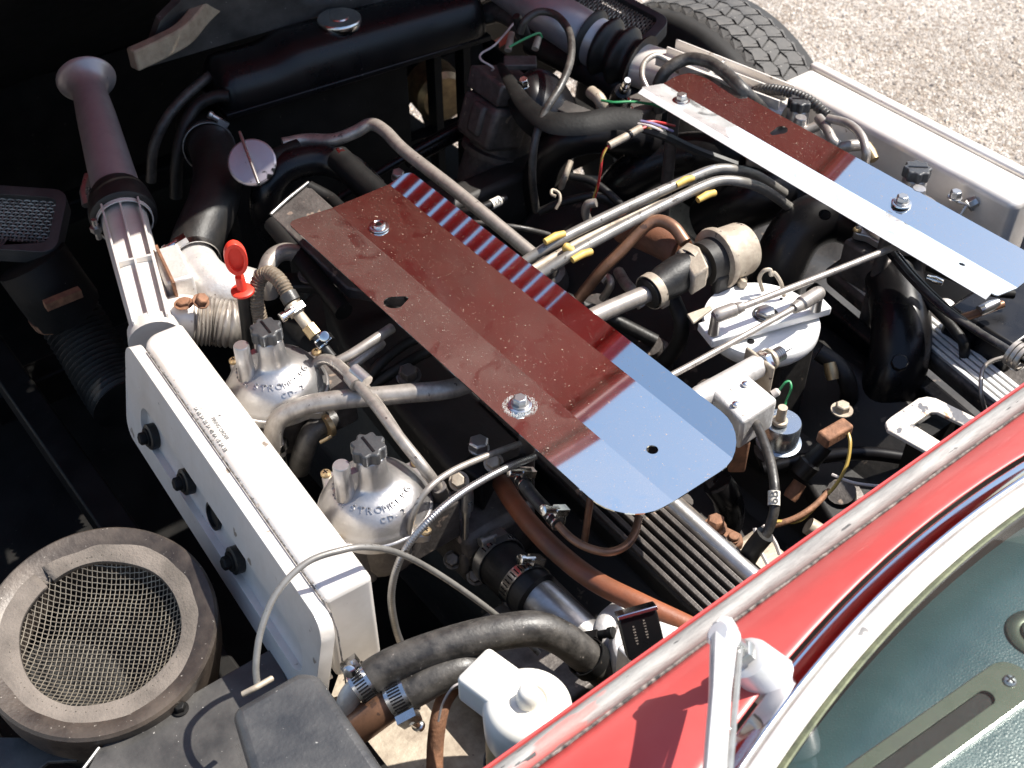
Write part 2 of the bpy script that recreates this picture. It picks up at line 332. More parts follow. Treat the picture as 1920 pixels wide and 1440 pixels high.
# ================================================================ setting: the ground
g = G(); g.sheet(lambda u, v: V((-40 + 80 * u, -40 + 80 * v, 0)), 2, 2)
gr = build(g, 'ground', M['gravel'], kind='structure', origin=V((0, 0, 0))); gr['label'] = 'pale gravel ground beyond the car'
g = G()
for i in range(22000):
    x = random.uniform(1.55, 4.6); y = random.uniform(-.1, 3.9); s = random.choice((.0022, .003, .004, .005, .0075)) * random.uniform(.8, 1.15); a = random.uniform(0, 6.28)
    c = V((x, y, s * .25)); ca, sa = math.cos(a) * s, math.sin(a) * s; k = random.uniform(.6, .95)
    vs = [c + V((ca, sa, 0)), c + V((-sa * k, ca * k, -.001)), c + V((-ca, -sa, .001)), c + V((sa * k, -ca * k, 0)), c + V((ca * .2, sa * .2, s * random.uniform(.45, .8))), c + V((-ca * .5, -sa * .5, s * .5))]
    g.add(vs, [(0, 1, 4), (1, 5, 4), (1, 2, 5), (2, 3, 5), (3, 4, 5), (3, 0, 4)])
build(g, 'gravel_stones', M['stone'], smooth=0, kind='stuff', label='loose pale stones lying on the gravel', cat='gravel', origin=V((3, 2, 0)))

# ================================================================ the car
CX = .845
car = thing('car', 'red sports car with its bonnet tipped forward and engine exposed', 'car', V((CX, .9, 0)))

# bonnet, hinged at the nose and tipped up; its tail edge hangs over the front of the engine
BH = V((0, 2.45, .45)); BT = V((0, 1.20, 1.47)); BU = (BT - BH); BL_ = BU.length; BU = BU / BL_; BN = V((1, 0, 0)).cross(BU).normalized()
if BN.z < 0: BN = -BN
def bon(x, u):
    d = (x - CX) / .82
    ut = 1.055 - .09 * abs(d) ** 1.6 * 1.0
    return V((x, 0, 0)) + BH + BU * (u * BL_ * ut / 1.055 * 1.055) - BN * (.30 * abs(d) ** 3.5)
xs = [.025, .06, .12, .2, .3, .42, .55, .70, .83, .95, 1.07, 1.2, 1.32, 1.42, 1.52, 1.59, 1.64, 1.665]
us = [0, .12, .25, .37, .48, .6, .7, .9155, .96, 1.0]
g = G(); m = len(xs)
vs = [bon(x, u) for u in us for x in xs]
fs = [(j * m + i, j * m + i + 1, (j + 1) * m + i + 1, (j + 1) * m + i) for j in range(len(us) - 1) for i in range(m - 1) if not (xs[i] == .70 and us[j] == .7)]
bonnet = build(G().add(vs, fs), 'bonnet', M['redin'], car, smooth=60, solid=.003, label='red louvred bonnet tipped up over the nose')
lou = []
for i in range(14):
    pa, pb = .7 + (i + .10) * .2155 / 14, .7 + (i + .90) * .2155 / 14
    prof = [(0, .0088), (.2, .0088), (.5, .0074), (.8, .0045), (1, 0)]
    vs = [bon(x, pa + (pb - pa) * t) + BN * h for t, h in prof for x in (.698, .832)]
    lo = build(G().add(vs, [(2 * k, 2 * k + 1, 2 * k + 3, 2 * k + 2) for k in range(4)]), 'louvre', M['redin'], bonnet, smooth=60, solid=.0012)
build(G().sheet(lambda u, v: bon(.05 + 1.59 * u, .02 + .55 * v) - BN * .012, 16, 6), 'dark_nose_sheet', M['blackm'], bonnet, smooth=60)  # added black sheet darkening the mud-stained nose half of the underside
# bonnet stiffening rim along the tail edge
build(G().tube([bon(x, .985) - BN * .012 for x in xs], .010, 8), 'stiffener', M['redin'], bonnet)

for sx in (.03, 1.66):
    ed = [bon(sx, u) for u in (0, .1, .2, .3, .38)]
    build(G().prism(ed + [V((sx, ed[-1].y + .03, .45)), V((sx, 2.05, .22)), V((sx, 2.42, .16))], (.004, 0, 0)), 'wing_side', M['blackm'], bonnet, smooth=0)
build(G().box((CX, 2.44, .30), (1.62, .02, .30)), 'nose_panel', M['blackm'], bonnet)
# cowl in front of the windscreen
def yt(x): return .297 - .42 * (x - .70) ** 2
def zc(x): return .90 + .012 * (1 - ((x - CX) / .8) ** 2)
nx = 60
def cowl_fn(u, v):
    x = -.15 + 2.0 * u; y = .349 + (yt(x) + .004 - .349) * v; z = zc(x) - .004 + .046 * v + .006 * math.sin(v * math.pi)
    return V((x, y, z))
build(G().sheet(cowl_fn, nx, 10), 'cowl', M['red'], car, smooth=60, solid=.0015)
# raised red lip with its rubber strip
g = G()
prof = [(.3700, -.14), (.3700, -.004), (.3690, .004), (.3668, .0045), (.3655, .000), (.3470, -.0045), (.3470, -.010)]
g.sheet(lambda u, v: (lambda x, p: V((x, p[0], zc(x) + p[1])))(-.15 + 2.0 * u, prof[round(v * (len(prof) - 1))]), nx, len(prof) - 1)
build(g, 'cowl_lip', M['red'], car, smooth=30)
g = G(); pf = [(.3655, -.001), (.3650, .0045), (.3615, .0075), (.3560, .0082), (.3510, .0065), (.3490, .002), (.3495, -.004)]
g.sheet(lambda u, v: (lambda x, p: V((x, p[0], zc(x) + p[1] + .0006 * noise.noise(V((x * 60, p[0] * 40, 0))))))(-.15 + 2.0 * u, pf[round(v * (len(pf) - 1))]), 160, len(pf) - 1)
build(g, 'rubber_seal', M['seal'], car, smooth=60, label='worn grey rubber seal along the cowl edge')
P_ = [V((x, .3482 + .0012 * noise.noise(V((x * 45, 3, 0))), zc(x) - .0022)) for x in [-.15 + i * .006 for i in range(320)]]
build(G().tube(P_, [.0012 + .0011 * abs(noise.noise(V((i * .4, 0, 9)))) for i in range(320)], 5), 'sealer_bead', M['crack'], car)
# firewall below the lip
g = G(); g.box((CX, .38, .52), (1.9, .012, .70)); build(g, 'firewall', M['blackm'], car)

# windscreen surround: chrome, pale rubber, glass, dash
def scr(x, d, h):     # point d metres behind the trim's front edge (measured square to it), h above
    s = -.84 * (x - .70); nrm = V((s, -1, 0)).normalized()
    return V((x, yt(x), .950)) + nrm * d * (-1 if nrm.y > 0 else 1) + V((0, 0, h))
def sweep(name, prof, mat, **kw):
    return build(G().sheet(lambda u, v: scr(.05 + 1.6 * u, *prof[round(v * (len(prof) - 1))]), 110, len(prof) - 1), name, M[mat], car, smooth=50, **kw)
sweep('chrome_trim', [(0, -.012), (0, .001), (.001, .0025), (.002, .0028), (.0055, .0040), (.0095, .0058), (.0135, .0080), (.0150, .0092), (.0175, .0098), (.0195, .0085), (.0205, .001)], 'chrome', label='chrome trim round the windscreen')
sweep('screen_rubber', [(.0205, -.004), (.0210, .0075), (.024, .0105), (.029, .0115), (.034, .010), (.0365, .006)], 'wrub', label='pale weathered windscreen rubber')
sweep('glazing_bead', [(.0360, .004), (.0385, .0085), (.041, .0105), (.0425, .010)], 'olive')
tr = V((0, -.80, .60))
build(G().sheet(lambda u, v: scr(.05 + 1.6 * u, .0395, .008) + tr * (.62 * v), 60, 6), 'windscreen', M['glass'], car, smooth=60)
dash = build(G().sheet(lambda u, v: (lambda p: V((p.x, p.y - .42 * v, .940 - .012 * v - .02 * math.exp(-(v * 14)) )))(scr(.05 + 1.6 * u, .037, 0)), 60, 24), 'dashboard', M['leather'], car, smooth=60, label='teal leather dashboard top behind the glass')
vc0, vc1 = at(1893, 1277, .945), at(1500, 1558, .945)
ax_ = (vc1 - vc0).normalized(); sd_ = V((-ax_.y, ax_.x, 0))
if sd_.y < 0: sd_ = -sd_
def stad(r, L0, L1, z, n=14):
    return [vc0 + ax_ * (L0 - r * math.sin(a) ) + sd_ * (r * math.cos(a)) + V((0, 0, z)) for a in [math.pi * i / n for i in range(n + 1)]] + \
           [vc0 + ax_ * (L1 + r * math.sin(a)) - sd_ * (r * math.cos(a)) + V((0, 0, z)) for a in [math.pi * i / n for i in range(n + 1)]]
M['ventf'] = S('tarnished vent frame', (.07, .08, .055), (.03, .035, .025), .3, .5, 40, rv=.1)
vent = build(G().holed(stad(.017, 0, .30, .0), [stad(.0062, .026, .275, .0)], (0, 0, -.012)), 'demister_vent', M['ventf'], dash, bevel=.0035, seg=3)
build(G().holed(stad(.0185, 0, .30, -.004), [stad(.0165, 0, .30, -.004)], (0, 0, -.010)), 'vent_surround', M['bright'], dash, bevel=.001)
g = G().lathe(vc0 + V((0, 0, .000)), UP, [(0, .0052), (.0012, .005), (.0026, .0035), (.003, .0006)], 20); build(g, 'screw', M['steel'], dash)
g = G().box(vc0 + V((0, 0, .0028)), (.0075, .0013, .0012), (ax_, sd_, UP)).box(vc0 + V((0, 0, .00281)), (.0013, .0075, .0012), (ax_, sd_, UP)); build(g, 'screw_cross', M['black'], dash)
g = G().box(vc0 + ax_ * .15 + V((0, 0, -.0035)), (.27, .016, .001), (ax_, sd_, UP)); build(g, 'vent_slot', M['blackm'], dash)
p = at(1942, 1188, .938); g = G().lathe(p, UP, [(-.01, .026), (0, .022), (.002, .018), (.001, .012), (.004, .011), (.006, .006), (.0065, .0005)], 28); build(g, 'speaker_knob', M['ventf'], dash)

# wiper on the cowl
wb = at(1448, 1276, .938); wt = at(1358, 1196, .995); wax = (wt - wb).normalized(); wl = (wt - wb).length
wiper = build(G().lathe(wb - wax * .008, wax, [(0, .0210), (.01, .0205), (.042, .0178), (.047, .0160), (.049, .012)], 30), 'wiper', M['arm'], car, label='silver wiper arm standing on the red cowl')
build(G().lathe(wb + wax * .044, wax, [(0, .0112), (.006, .0112), (.008, .010)], 6).lathe(wb + wax * .05, wax, [(0, .0085), (wl - .05, .0085)], 16), 'spindle_nut', M['steel'], wiper)
a0 = wt; a1 = at(1338, 1470, 1.045); aax = (a1 - a0).normalized(); asd = aax.cross(UP).normalized(); aup = asd.cross(aax)
if aup.z < 0: aup = -aup
def armsec(t): return a0 - aax * .018 + (a1 - a0 + aax * .03) * t
g = G(); pr = [(-1, -.006), (-1, .003), (-.72, .0065), (.72, .0065), (1, .003), (1, -.006)]
def armf(u, v):
    p = pr[round(v * 5)]; wdt = .0094 if u < .12 else .0094 - .0022 * min(1, (u - .12) * 3); e = .55 if u < .02 else 1
    return armsec(u) + asd * (p[0] * wdt * e) + aup * p[1]
g.sheet(armf, 24, 5); build(g, 'wiper_arm', M['arm'], wiper, solid=.0012, bevel=.0006)
build(G().lathe(wt - wax * .004, wax, [(0, .0112), (.010, .0108), (.013, .008), (.0135, .001)], 24), 'arm_boss', M['arm'], wiper)
build(G().tube([armsec(.12) - asd * .012 - aup * .004, armsec(.98) - asd * .009 - aup * .004], .0022, 8), 'arm_spring', M['steel'], wiper)

# front wheel on the far side
WC = V((1.685, 1.50, .315)); WR = .333
wheel = bpy.data.objects.new('wheel', None); col.objects.link(wheel); wheel.parent = car; wheel.location = WC - WL[car]; WL[wheel] = WC
wheel['label'] = 'far front wheel with worn zigzag tread'
tp = [(-.070, .205), (-.088, .225), (-.100, .265), (-.098, .300), (-.086, .318), (-.076, .3245), (0, .327), (.076, .3245), (.086, .318), (.098, .300), (.100, .265), (.088, .225), (.070, .205)]
build(G().lathe(WC, X, tp, 96, caps=False), 'tyre', M['tyreb'], wheel, smooth=50)
build(G().lathe(WC, X, [(-.075, .207), (-.08, .20), (-.05, .19), (-.03, .15), (-.035, .07), (-.02, .03), (-.02, .0), ], 48, caps=False).lathe(WC, X, [(.075, .207), (.08, .20), (.05, .18), (.02, .10), (.02, 0)], 48, caps=False), 'rim', M['steel'], wheel)
NB = 60; PA = 2 * math.pi / NB; rows = 5; RW = .166 / rows
def treadpt(s, v, r): a = s; vv = v - .083; rr = r - 1.6 * max(0, abs(vv) - .045) ** 2 * 10; return V((vv, -math.sin(a) * rr, math.cos(a) * rr))
blocks = []
for k in range(rows):
    v0, v1 = k * RW, (k + 1) * RW; g_ = .0018; zz = .0062
    sgn = 1 if k % 2 else -1
    def ev(t, base): return base + zz * (1 - abs(2 * t - 1) * 2) * .5 * 1.0
    nd = RW * .42
    zl = lambda t: (zz * (.5 - abs(t - .5) * 2))
    lo_ = [(t, v0 + g_ + dv + (zl(t) if k > 0 else 0)) for t, dv in ((.05, 0), (.22, 0), (.34, nd), (.27, 0), (.5, 0), (.72, 0), (.95, 0))]
    hi_ = [(t, v1 - g_ - dv + (zl(t) if k < rows - 1 else 0)) for t, dv in ((.95, 0), (.76, 0), (.64, nd), (.71, 0), (.5, 0), (.28, 0), (.05, 0))]
    sk = .36 * sgn
    pol = [(t + 0, v) for t, v in lo_] + [(t + sk, v) for t, v in hi_]
    top = [treadpt(t * PA, v, .3325) for t, v in pol]; bot = [treadpt(t * PA, v, .322) for t, v in pol]; n = len(pol)
    me = bpy.data.meshes.new('tread_block'); me.from_pydata(top + bot, [], [tuple(range(n))] + [(i, (i + 1) % n, n + (i + 1) % n, n + i) for i in range(n)])
    bm = bmesh.new(); bm.from_mesh(me); bmesh.ops.recalc_face_normals(bm, faces=bm.faces); bm.to_mesh(me); bm.free(); me.materials.append(M['tyre']); blocks.append((me, k))
rest = G()
for me, k in blocks:
    for i in range(NB):
        ang = PA * (i + (.5 if k % 2 else 0)); a2 = (ang + math.pi) % (2 * math.pi) - math.pi
        if -2.1 < a2 < 2.1:
            o = bpy.data.objects.new('tread_block', me); col.objects.link(o); o.parent = wheel; o.rotation_euler = (ang, 0, 0)
        else:
            mt = Matrix.Rotation(ang, 3, 'X'); rest.add([WC + mt @ v.co for v in me.vertices], [tuple(p.vertices) for p in me.polygons])
build(rest, 'tread', M['tyre'], wheel, smooth=0, kind='stuff')

# dark chassis round the engine, plus added black sheets for the shade below
g = G()
for sx in (.235, 1.455): g.box((sx, 1.25, .42), (.045, 1.75, .045))
g.box((CX, 1.98, .42), (1.3, .045, .045)).box((CX, 1.62, .36), (1.3, .05, .06))
build(g, 'front_frame', M['blackm'], car, bevel=.004)
g = G().box((.06, .95, .30), (.36, 1.15, .01)).box((-.11, .95, .40), (.01, 1.15, .22)); build(g, 'side_shade_tray', M['blackm'], car)  # added black tray, stands in for the darkness low on the left
build(G().box((.40, 1.38, .13), (2.1, 2.05, .012)), 'shade_sheet', M['blackm'], car)  # added black sheet so the ground below reads as deep shade
build(G().prism([V((-.02, .42, .30)), V((-.02, 1.45, .30)), V((-.02, 1.45, .52)), V((-.02, 1.1, .60)), V((-.02, .42, .66))], (.008, 0, 0)), 'inner_wing', M['blackm'], car)
# ================================================================ engine mass below everything
eng = thing('engine', 'grimy black V-shaped engine block deep between the two cylinder banks', 'engine', V((CX, .8, .2)))
g = G(); sec = [(-.30, .30), (-.20, .22), (.20, .22), (.30, .30), (.345, .52), (.30, .62), (.22, .66), (.13, .60), (.06, .50), (-.06, .50), (-.13, .60), (-.22, .66), (-.30, .62), (-.345, .52)]
g.prism([V((CX + a, .43, z)) for a, z in sec], (0, .80, 0)); build(g, 'crankcase', M['block'], eng, bevel=.012)
for i in range(6):
    for s in (-1, 1): build(G().lathe(V((CX + s * .10, .53 + i * .115, .565)), V((s * -.4, 0, 1)), [(0, .026), (.03, .026), (.034, .018), (.05, .018)], 14), 'plug_tube', M['alud'], eng)
g = G().box((CX, 1.26, .46), (.50, .05, .44)).lathe(V((CX, 1.28, .36)), Y, [(0, .10), (.06, .10), (.06, .03), (.1, .03)], 30).lathe(V((CX + .03, 1.28, .60)), Y, [(0, .07), (.05, .07)], 30)
build(g, 'timing_cover', M['block'], eng, bevel=.01)

# ================================================================ polished plates over the carburettor linkages
def clip(poly, a, b):
    def half(pl, f):
        out = []
        for p, q in zip(pl, pl[1:] + pl[:1]):
            fp, fq = f(p), f(q)
            if fp >= 0: out.append(p)
            if (fp >= 0) != (fq >= 0): t = fp / (fp - fq); out.append((p[0] + (q[0] - p[0]) * t, p[1] + (q[1] - p[1]) * t))
        return out
    return half(half(poly, lambda p: p[0] - a), lambda p: b - p[0])
def rrect(x0, y0, x1, y1, r, n=6):
    rs = r if isinstance(r, (list, tuple)) else [r] * 4; out = []
    for (cx, cy, a0), q in zip(((x1, y1, 0), (x0, y1, 90), (x0, y0, 180), (x1, y0, 270)), rs):
        cx += -q if cx == x1 else q; cy += -q if cy == y1 else q
        out += [(cx + q * math.cos(R(a0 + 90 * i / n)), cy + q * math.sin(R(a0 + 90 * i / n))) for i in range(n + 1)]
    return out
def circ(c, r, n=14): return [(c[0] + r * math.cos(2 * math.pi * i / n), c[1] + r * math.sin(2 * math.pi * i / n)) for i in range(n)]
def facet_plate(name, parent, outline, strips, holes, zf, mats, th=.0016):
    for k, (a, b) in enumerate(strips):
        pl = clip(outline, a, b)
        hs = [h for h in holes if a < sum(p[0] for p in h) / len(h) < b]
        lo = [[V((x, y, zf(x))) for x, y in pl]] + [[V((x, y, zf(x))) for x, y in h] for h in hs]
        g = G().holed(lo[0], lo[1:], (0, 0, -th)); build(g, 'plate_face' if k < 2 else 'plate_flange', M[mats[k]], parent, smooth=0)
def keyhole(c, r, d, s):
    a0 = math.atan2(d[1], d[0]); w_ = R(50)
    return [(c[0] + r * math.cos(a0 + w_ + i * (2 * math.pi - 2 * w_) / 12), c[1] + r * math.sin(a0 + w_ + i * (2 * math.pi - 2 * w_) / 12)) for i in range(13)] + \
           [(c[0] + d[0] + s * math.cos(a0 - R(70) + i * R(35)), c[1] + d[1] + s * math.sin(a0 - R(70) + i * R(35))) for i in range(5)]
pl = thing('cover_plate', 'large dusty mirror-polished plate with a reflecting flange, nearest the camera', 'plate', V((.62, .83, .80)), 'polished engine plates')
def zL(x): return .84 + (.105 * (.598 - x) if x < .598 else   .27 * (x - .684) if x > .684 else 0)
OUT = rrect(.533, .512, .7160, 1.134, [.012, .012, .05, .055], 8)
b1, b2, kh, h1 = at(710, 421, .845), at(975, 760, .845), at(738, 567, .845), at(1223, 843, .84)
facet_plate('p', pl, OUT, [(.5, .598), (.598, .684), (.684, .8)], [keyhole((kh.x, kh.y), .0115, (.0150, 0), .0045), circ((h1.x, h1.y), .0062)], zL, ['mirrord', 'mirror', 'mirrorc'])
def washerbolt(par, p, kind):
    g = G().lathe(p, UP, [(0, .0125), (.002, .0125), (.0024, .011)], 28)
    w_ = build(g, 'washer', M['bright'], par)
    if kind: build(G().hexbolt(p + V((0, 0, .002)), UP, .0078, .010, 1.25), 'bolt', M['steel'], par, bevel=.0004)
    else:
        build(G().lathe(p + V((0, 0, .002)), UP, [(0, .0085), (.002, .0088), (.004, .0078), (.0045, .006), (.0035, .0045), (.0035, 0)], 24), 'bolt', M['bright'], par)
        build(G().lathe(p + V((0, 0, .0054)), UP, [(0, .0036), (.0006, .0034)], 6), 'socket', M['black'], par)
b1.z = zL(b1.x) + .0008; b2.z = zL(b2.x) + .0008
washerbolt(pl, b1, 0); washerbolt(pl, b2, 1)
for b in (b1, b2): build(G().lathe(V((b.x + .01, b.y, .60)), UP, [(0, .009), (b.z - .604, .009)], 12), 'post', M['alud'], pl)
g = G()
for i in range(420):      # powdery ring left round the hex bolt
    a = random.uniform(0, 6.28); r = random.uniform(.0125, .0175); g.lathe(b2 + V((math.cos(a) * r * 1.1, math.sin(a) * r, .0001 - .10 * math.cos(a) * r * 1.1)), UP, [(0, .00035), (.0002, .0002)], 5)
build(g, 'powder_ring', M['wrub'], pl, kind='stuff')

pr_ = thing('cover_plate', 'narrower polished plate on the far bank, glaring white with purple-brown reflections', 'plate', V((1.15, .82, .80)), 'polished engine plates')
def zR(x): return .84 + (.16 * (x - 1.142) if x > 1.142 else .22 * (1.142 - x))
OUT2 = rrect(1.098, .505, 1.198, 1.105, [.04, .003, .004, .03], 8)
kr, h2 = at(1465, 244, .845), at(1802, 501, .84)
facet_plate('p', pr_, OUT2, [(1.0, 1.142), (1.142, 1.3)], [keyhole((kr.x, kr.y), .0085, (-.0125, .003), .0042), circ((h2.x, h2.y), .004)], zR, ['mirrorf', 'mirror'])
g = G().sheet(lambda u, v: V((1.098 - .009 * v, .512 + .59 * u, zR(1.098) - .005 * v)), 2, 1); build(g, 'turned_edge', M['pale'], pr_, smooth=0, solid=.0015)
for (px, py) in ((1277, 191), (1690, 381)):
    b = at(px, py, .845); b.z = zR(b.x) + .0008; washerbolt(pr_, b, 1)
    build(G().lathe(V((b.x - .012, b.y, .60)), UP, [(0, .009), (b.z - .604, .009)], 12), 'post', M['alud'], pr_)

# ================================================================ air boxes
def onplane(x, y, p0, n):
    d = _fw + _r * ((x - 960) / FPX) + _up * ((720 - y) / FPX); return CAM + d * ((V(p0) - CAM).dot(n) / d.dot(n))
ab = thing('air_box', 'long silver-white air box beside the carburettors, bolts along its recessed side', 'air box', V((.30, .84, .69)), 'silver air boxes')
o0 = V((.2585, .606, 0)); ya = V((.061, .998, 0)).normalized(); xa = V((ya.y, -ya.x, 0)); LB = .474; WB = .066; z0, z1 = .695, .822
def abp(s, t, z): return o0 + ya * s + xa * t + V((0, 0, z))
def rr2(s0, t0, s1, t1, r): return rrect(s0, t0, s1, t1, r, 5)
g = G().prism([abp(s, t, z0) for s, t in rrect(.026, .0150, LB - .004, WB, [.006, .006, .006, .022], 6)], (0, 0, z1 - z0))
build(g, 'body', M['airbox'], ab, bevel=.006, seg=3)
# outer cover, leaning out at the foot, with a long recess and bolts
LEAN = .027
def side(s, z): return abp(s, -LEAN * (z1 - z) / (z1 - z0), z)
nS = ya.cross(side(0, z0) - side(0, z1)).normalized()
if nS.dot(xa) > 0: nS = -nS
sp_ = side(0, z1) - nS * .008
bp3 = [onplane(px, py, sp_, nS) for px, py in ((292, 816), (358, 900), (404, 966), (450, 1047))]
zb = sum(p.z for p in bp3) / 4
out_ = rrect(0, z0, LB, z1 + .0005, [.02, .022, .02, .022], 7)
recess = rrect(.028, zb - .019, LB - .045, zb + .026, .020, 8)
cover = build(G().holed([side(s, z) for s, z in out_], [[side(s, z) for s, z in recess]], -nS * .0145), 'cover', M['airbox'], ab, bevel=.0035, seg=3)
build(G().prism([side(s, z) - nS * .008 for s, z in rrect(.02, zb - .024, LB - .037, zb + .031, .02, 6)], -nS * .004), 'recess_floor', M['airbox'], cover)
build(G().prism([abp(.03, .012, z0), abp(LB - .01, .012, z0), abp(LB - .01, -LEAN + .010, z0 + .001), abp(.03, -LEAN + .010, z0 + .001)], (0, 0, .004)), 'cover_foot', M['airbox'], cover)
for k, p in enumerate(bp3):
    if k == 2: build(G().lathe(p, nS, [(0, .0160), (.004, .0160), (.0045, .0125), (.0008, .0125), (.0008, 0)], 26), 'grommet', M['rubber'], cover); continue
    build(G().lathe(p, nS, [(0, .0150), (.009, .0150), (.010, .0135)], 24), 'grommet', M['rubber'], cover)
    build(G().hexbolt(p + nS * .010, nS, .0075, .0095, 1.45), 'bolt', M['blackm'], cover)
# faded printing on the lid
g = G(); uz = V((0, 0, 1)); q = at(362, 765, z1)
text_on(g, '1A 6B 5A 2B 3A 4B 6A 1B 2A 5B', .0058, V((q.x, q.y, z1 + .0003)), -ya, xa, .0002)
q = at(395, 785, z1); text_on(g, 'FIRING ORDER', .0058, V((q.x, q.y, z1 + .0003)), -ya, xa, .0002)
q = at(408, 779, z1); text_on(g, '4', .005, V((q.x, q.y, z1 + .0003)), -ya, xa, .0002)
build(g, 'printing', M['ink'], ab, smooth=0)
g = G()
for i in range(40):    # chipped paint marks along the seam
    s = random.uniform(.02, LB - .02); r = random.uniform(.0004, .0016); g.lathe(abp(s, .0155 + random.uniform(0, .0015), z1 + .0001), UP, [(0, r), (.0002, r * .6)], 5)
build(g, 'paint_chips', M['crack'], ab, kind='stuff')
build(G().tube([abp(.006, .016, z0 - .06), abp(.004, .0145, z0 + .02), abp(.003, .0145, z1 - .018), abp(.012, .0146, z1 - .003), abp(.03, .0146, z1 + .0006), abp(LB - .03, .0146, z1 + .0006)], .0009, 6), 'seam', M['crack'], ab)

ar = thing('air_box', 'silver-white air box on the far side, edge of its lid in shade', 'air box', V((1.335, .82, .70)), 'silver air boxes')
oR = at(1470, 178, .80); oR2 = at(1876, 398, .80)
ya2 = (V((oR.x, oR.y, 0)) - V((oR2.x, oR2.y, 0))).normalized(); xa2 = V((ya2.y, -ya2.x, 0)); q0 = V((oR2.x, oR2.y, 0)); LR = (oR - oR2).length + .01
def arp(s, t, z): return q0 + ya2 * s + xa2 * t + V((0, 0, z))
build(G().prism([arp(s, t, .62) for s, t in rrect(-.018, 0, LR, .066, [.01, .02, .014, .01], 6)], (0, 0, .20)), 'body', M['airbox'], ar, bevel=.012, seg=4)
build(G().prism([arp(s, t, .68) for s, t in rrect(-.022, .067, LR + .006, .084, [.006, .006, .006, .006], 4)], (0, 0, .143)), 'cover', M['airbox'], ar, bevel=.004, seg=3)

# ================================================================ intake trumpets and their ducts
def collar(par, p, ax, r, L, mat, name, bulge=.12, n=34):
    return build(G().lathe(A(p), ax, [(0, r * .94), (L * .12, r), (L * .38, r * (1 + bulge)), (L * .62, r * (1 + bulge)), (L * .88, r), (L, r * .94)], n), name, M[mat], par)
# left
t0, t1 = at(226, 385, .80), at(162, 150, .86); tax = (t1 - t0).normalized(); tl = (t1 - t0).length
s_ = mm(1, t0) / 2; s2 = mm(1, t1) / 2
tr_l = build(G().lathe(t0, tax, [(-.03, 92 * s_), (0, 92 * s_), (tl * .35, 84 * s_), (tl * .7, 70 * s2), (tl * .88, 62 * s2), (tl * .925, 66 * s2), (tl * .96, 80 * s2), (tl * .985, 98 * s2), (tl, 108 * s2), (tl + .0015, 109 * s2), (tl + .002, 104 * s2), (tl * .99, 92 * s2), (tl * .96, 72 * s2), (tl * .9, 55 * s2), (tl * .6, 50 * s2)], 44, caps=False), 'intake_trumpet', M['dull'], label='dull metal intake trumpet with flared bell mouth beside the radiator', cat='trumpet', group='intake trumpets')
build(G().tube([at(168, 330, .79), at(160, 360, .78), at(165, 385, .77)], .008, 8), 'bracket', M['steel'], tr_l)
d0, d1 = at(231, 402, .80), at(293, 640, .775); dax = (d1 - d0).normalized(); dl = (d1 - d0).length; dr = mm(92, d0) / 2
boot = build(G().lathe(d0 - dax * .045, dax, [(0, dr * 1.0), (.003, dr * 1.12), (.012, dr * 1.22), (.022, dr * 1.28), (.040, dr * 1.36), (.052, dr * 1.34), (.056, dr * 1.15), (.056, dr * .98)], 40, caps=False), 'rubber_boot', M['rubber'], label='black rubber boot joining the left trumpet to its white duct', cat='boot')
clampring = build(G().lathe(d0 + dax * .008, dax, [(0, dr * 1.08), (0, dr * 1.13), (.009, dr * 1.13), (.009, dr * 1.08)], 40, caps=False), 'clamp_ring', M['airbox'], boot)
build(G().lathe(at(186, 447, .785), UP, [(0, .004), (.03, .004)], 10).lathe(at(186, 447, .785) + V((0, 0, .012)), UP, [(0, .008), (.007, .008)], 6), 'clamp_bolt', M['steel'], boot)
duct = thing('intake_duct', 'sunlit white ribbed duct running into the near air box', 'duct', (d0 + d1) / 2, 'white intake ducts')
dsd = dax.cross(UP).normalized(); dup = dsd.cross(dax)
if dup.z < 0: dup = -dup
def ductsec(par, o, ax, sd_, up_, L, r0, r1, n=20):
    def fn(u, v):
        a = 2 * math.pi * u; r = r0 + (r1 - r0) * v; e = 1 / max(abs(math.cos(a)) ** 4 + abs(math.sin(a)) ** 4, 1e-3) ** .25
        e = 1 + (e - 1) * min(1, v * 2.5)
        return o + ax * (L * v) + (sd_ * math.cos(a) + up_ * math.sin(a) * .9) * r * e * .93
    build(G().sheet(fn, 40, n, True), 'shell', M['airbox'], par, smooth=50)
ductsec(duct, d0, dax, dsd, dup, dl, dr, dr * .84)
def fin(par, o, ax, sd_, up_, L, r0, r1, off, a, b, h=.006, w_=.0028, name='rib'):
    p0, p1 = o + ax * (L * a), o + ax * (L * b); ra, rb = r0 + (r1 - r0) * a, r0 + (r1 - r0) * b
    q = [p0 + sd_ * off * ra + up_ * ra * .72, p1 + sd_ * off * rb + up_ * rb * .72]
    g = G(); pts = []
    for k in (-1, 1):
        pts += [q[0] + sd_ * k * w_ / 2, q[1] + sd_ * k * w_ / 2]
    g.prism([pts[0], pts[1], pts[3], pts[2]], up_ * (ra * .18 + h)); build(g, name, M['airbox'], par, bevel=.0008)
for off in (-.72, 0, .72): fin(duct, d0, dax, dsd, dup, dl, dr, dr * .84, off, .05, .96)
for t_ in (.52,):
    p_ = d0 + dax * (dl * t_) + dup * dr * .86; build(G().box(p_, (dr * 1.3, .003, .010), (dsd, dax, dup)), 'cross_rib', M['airbox'], duct)
build(G().lathe(d1 - dax * .02, dax, [(0, dr * .95), (.02, dr * 1.0)], 30), 'spigot', M['airbox'], duct)
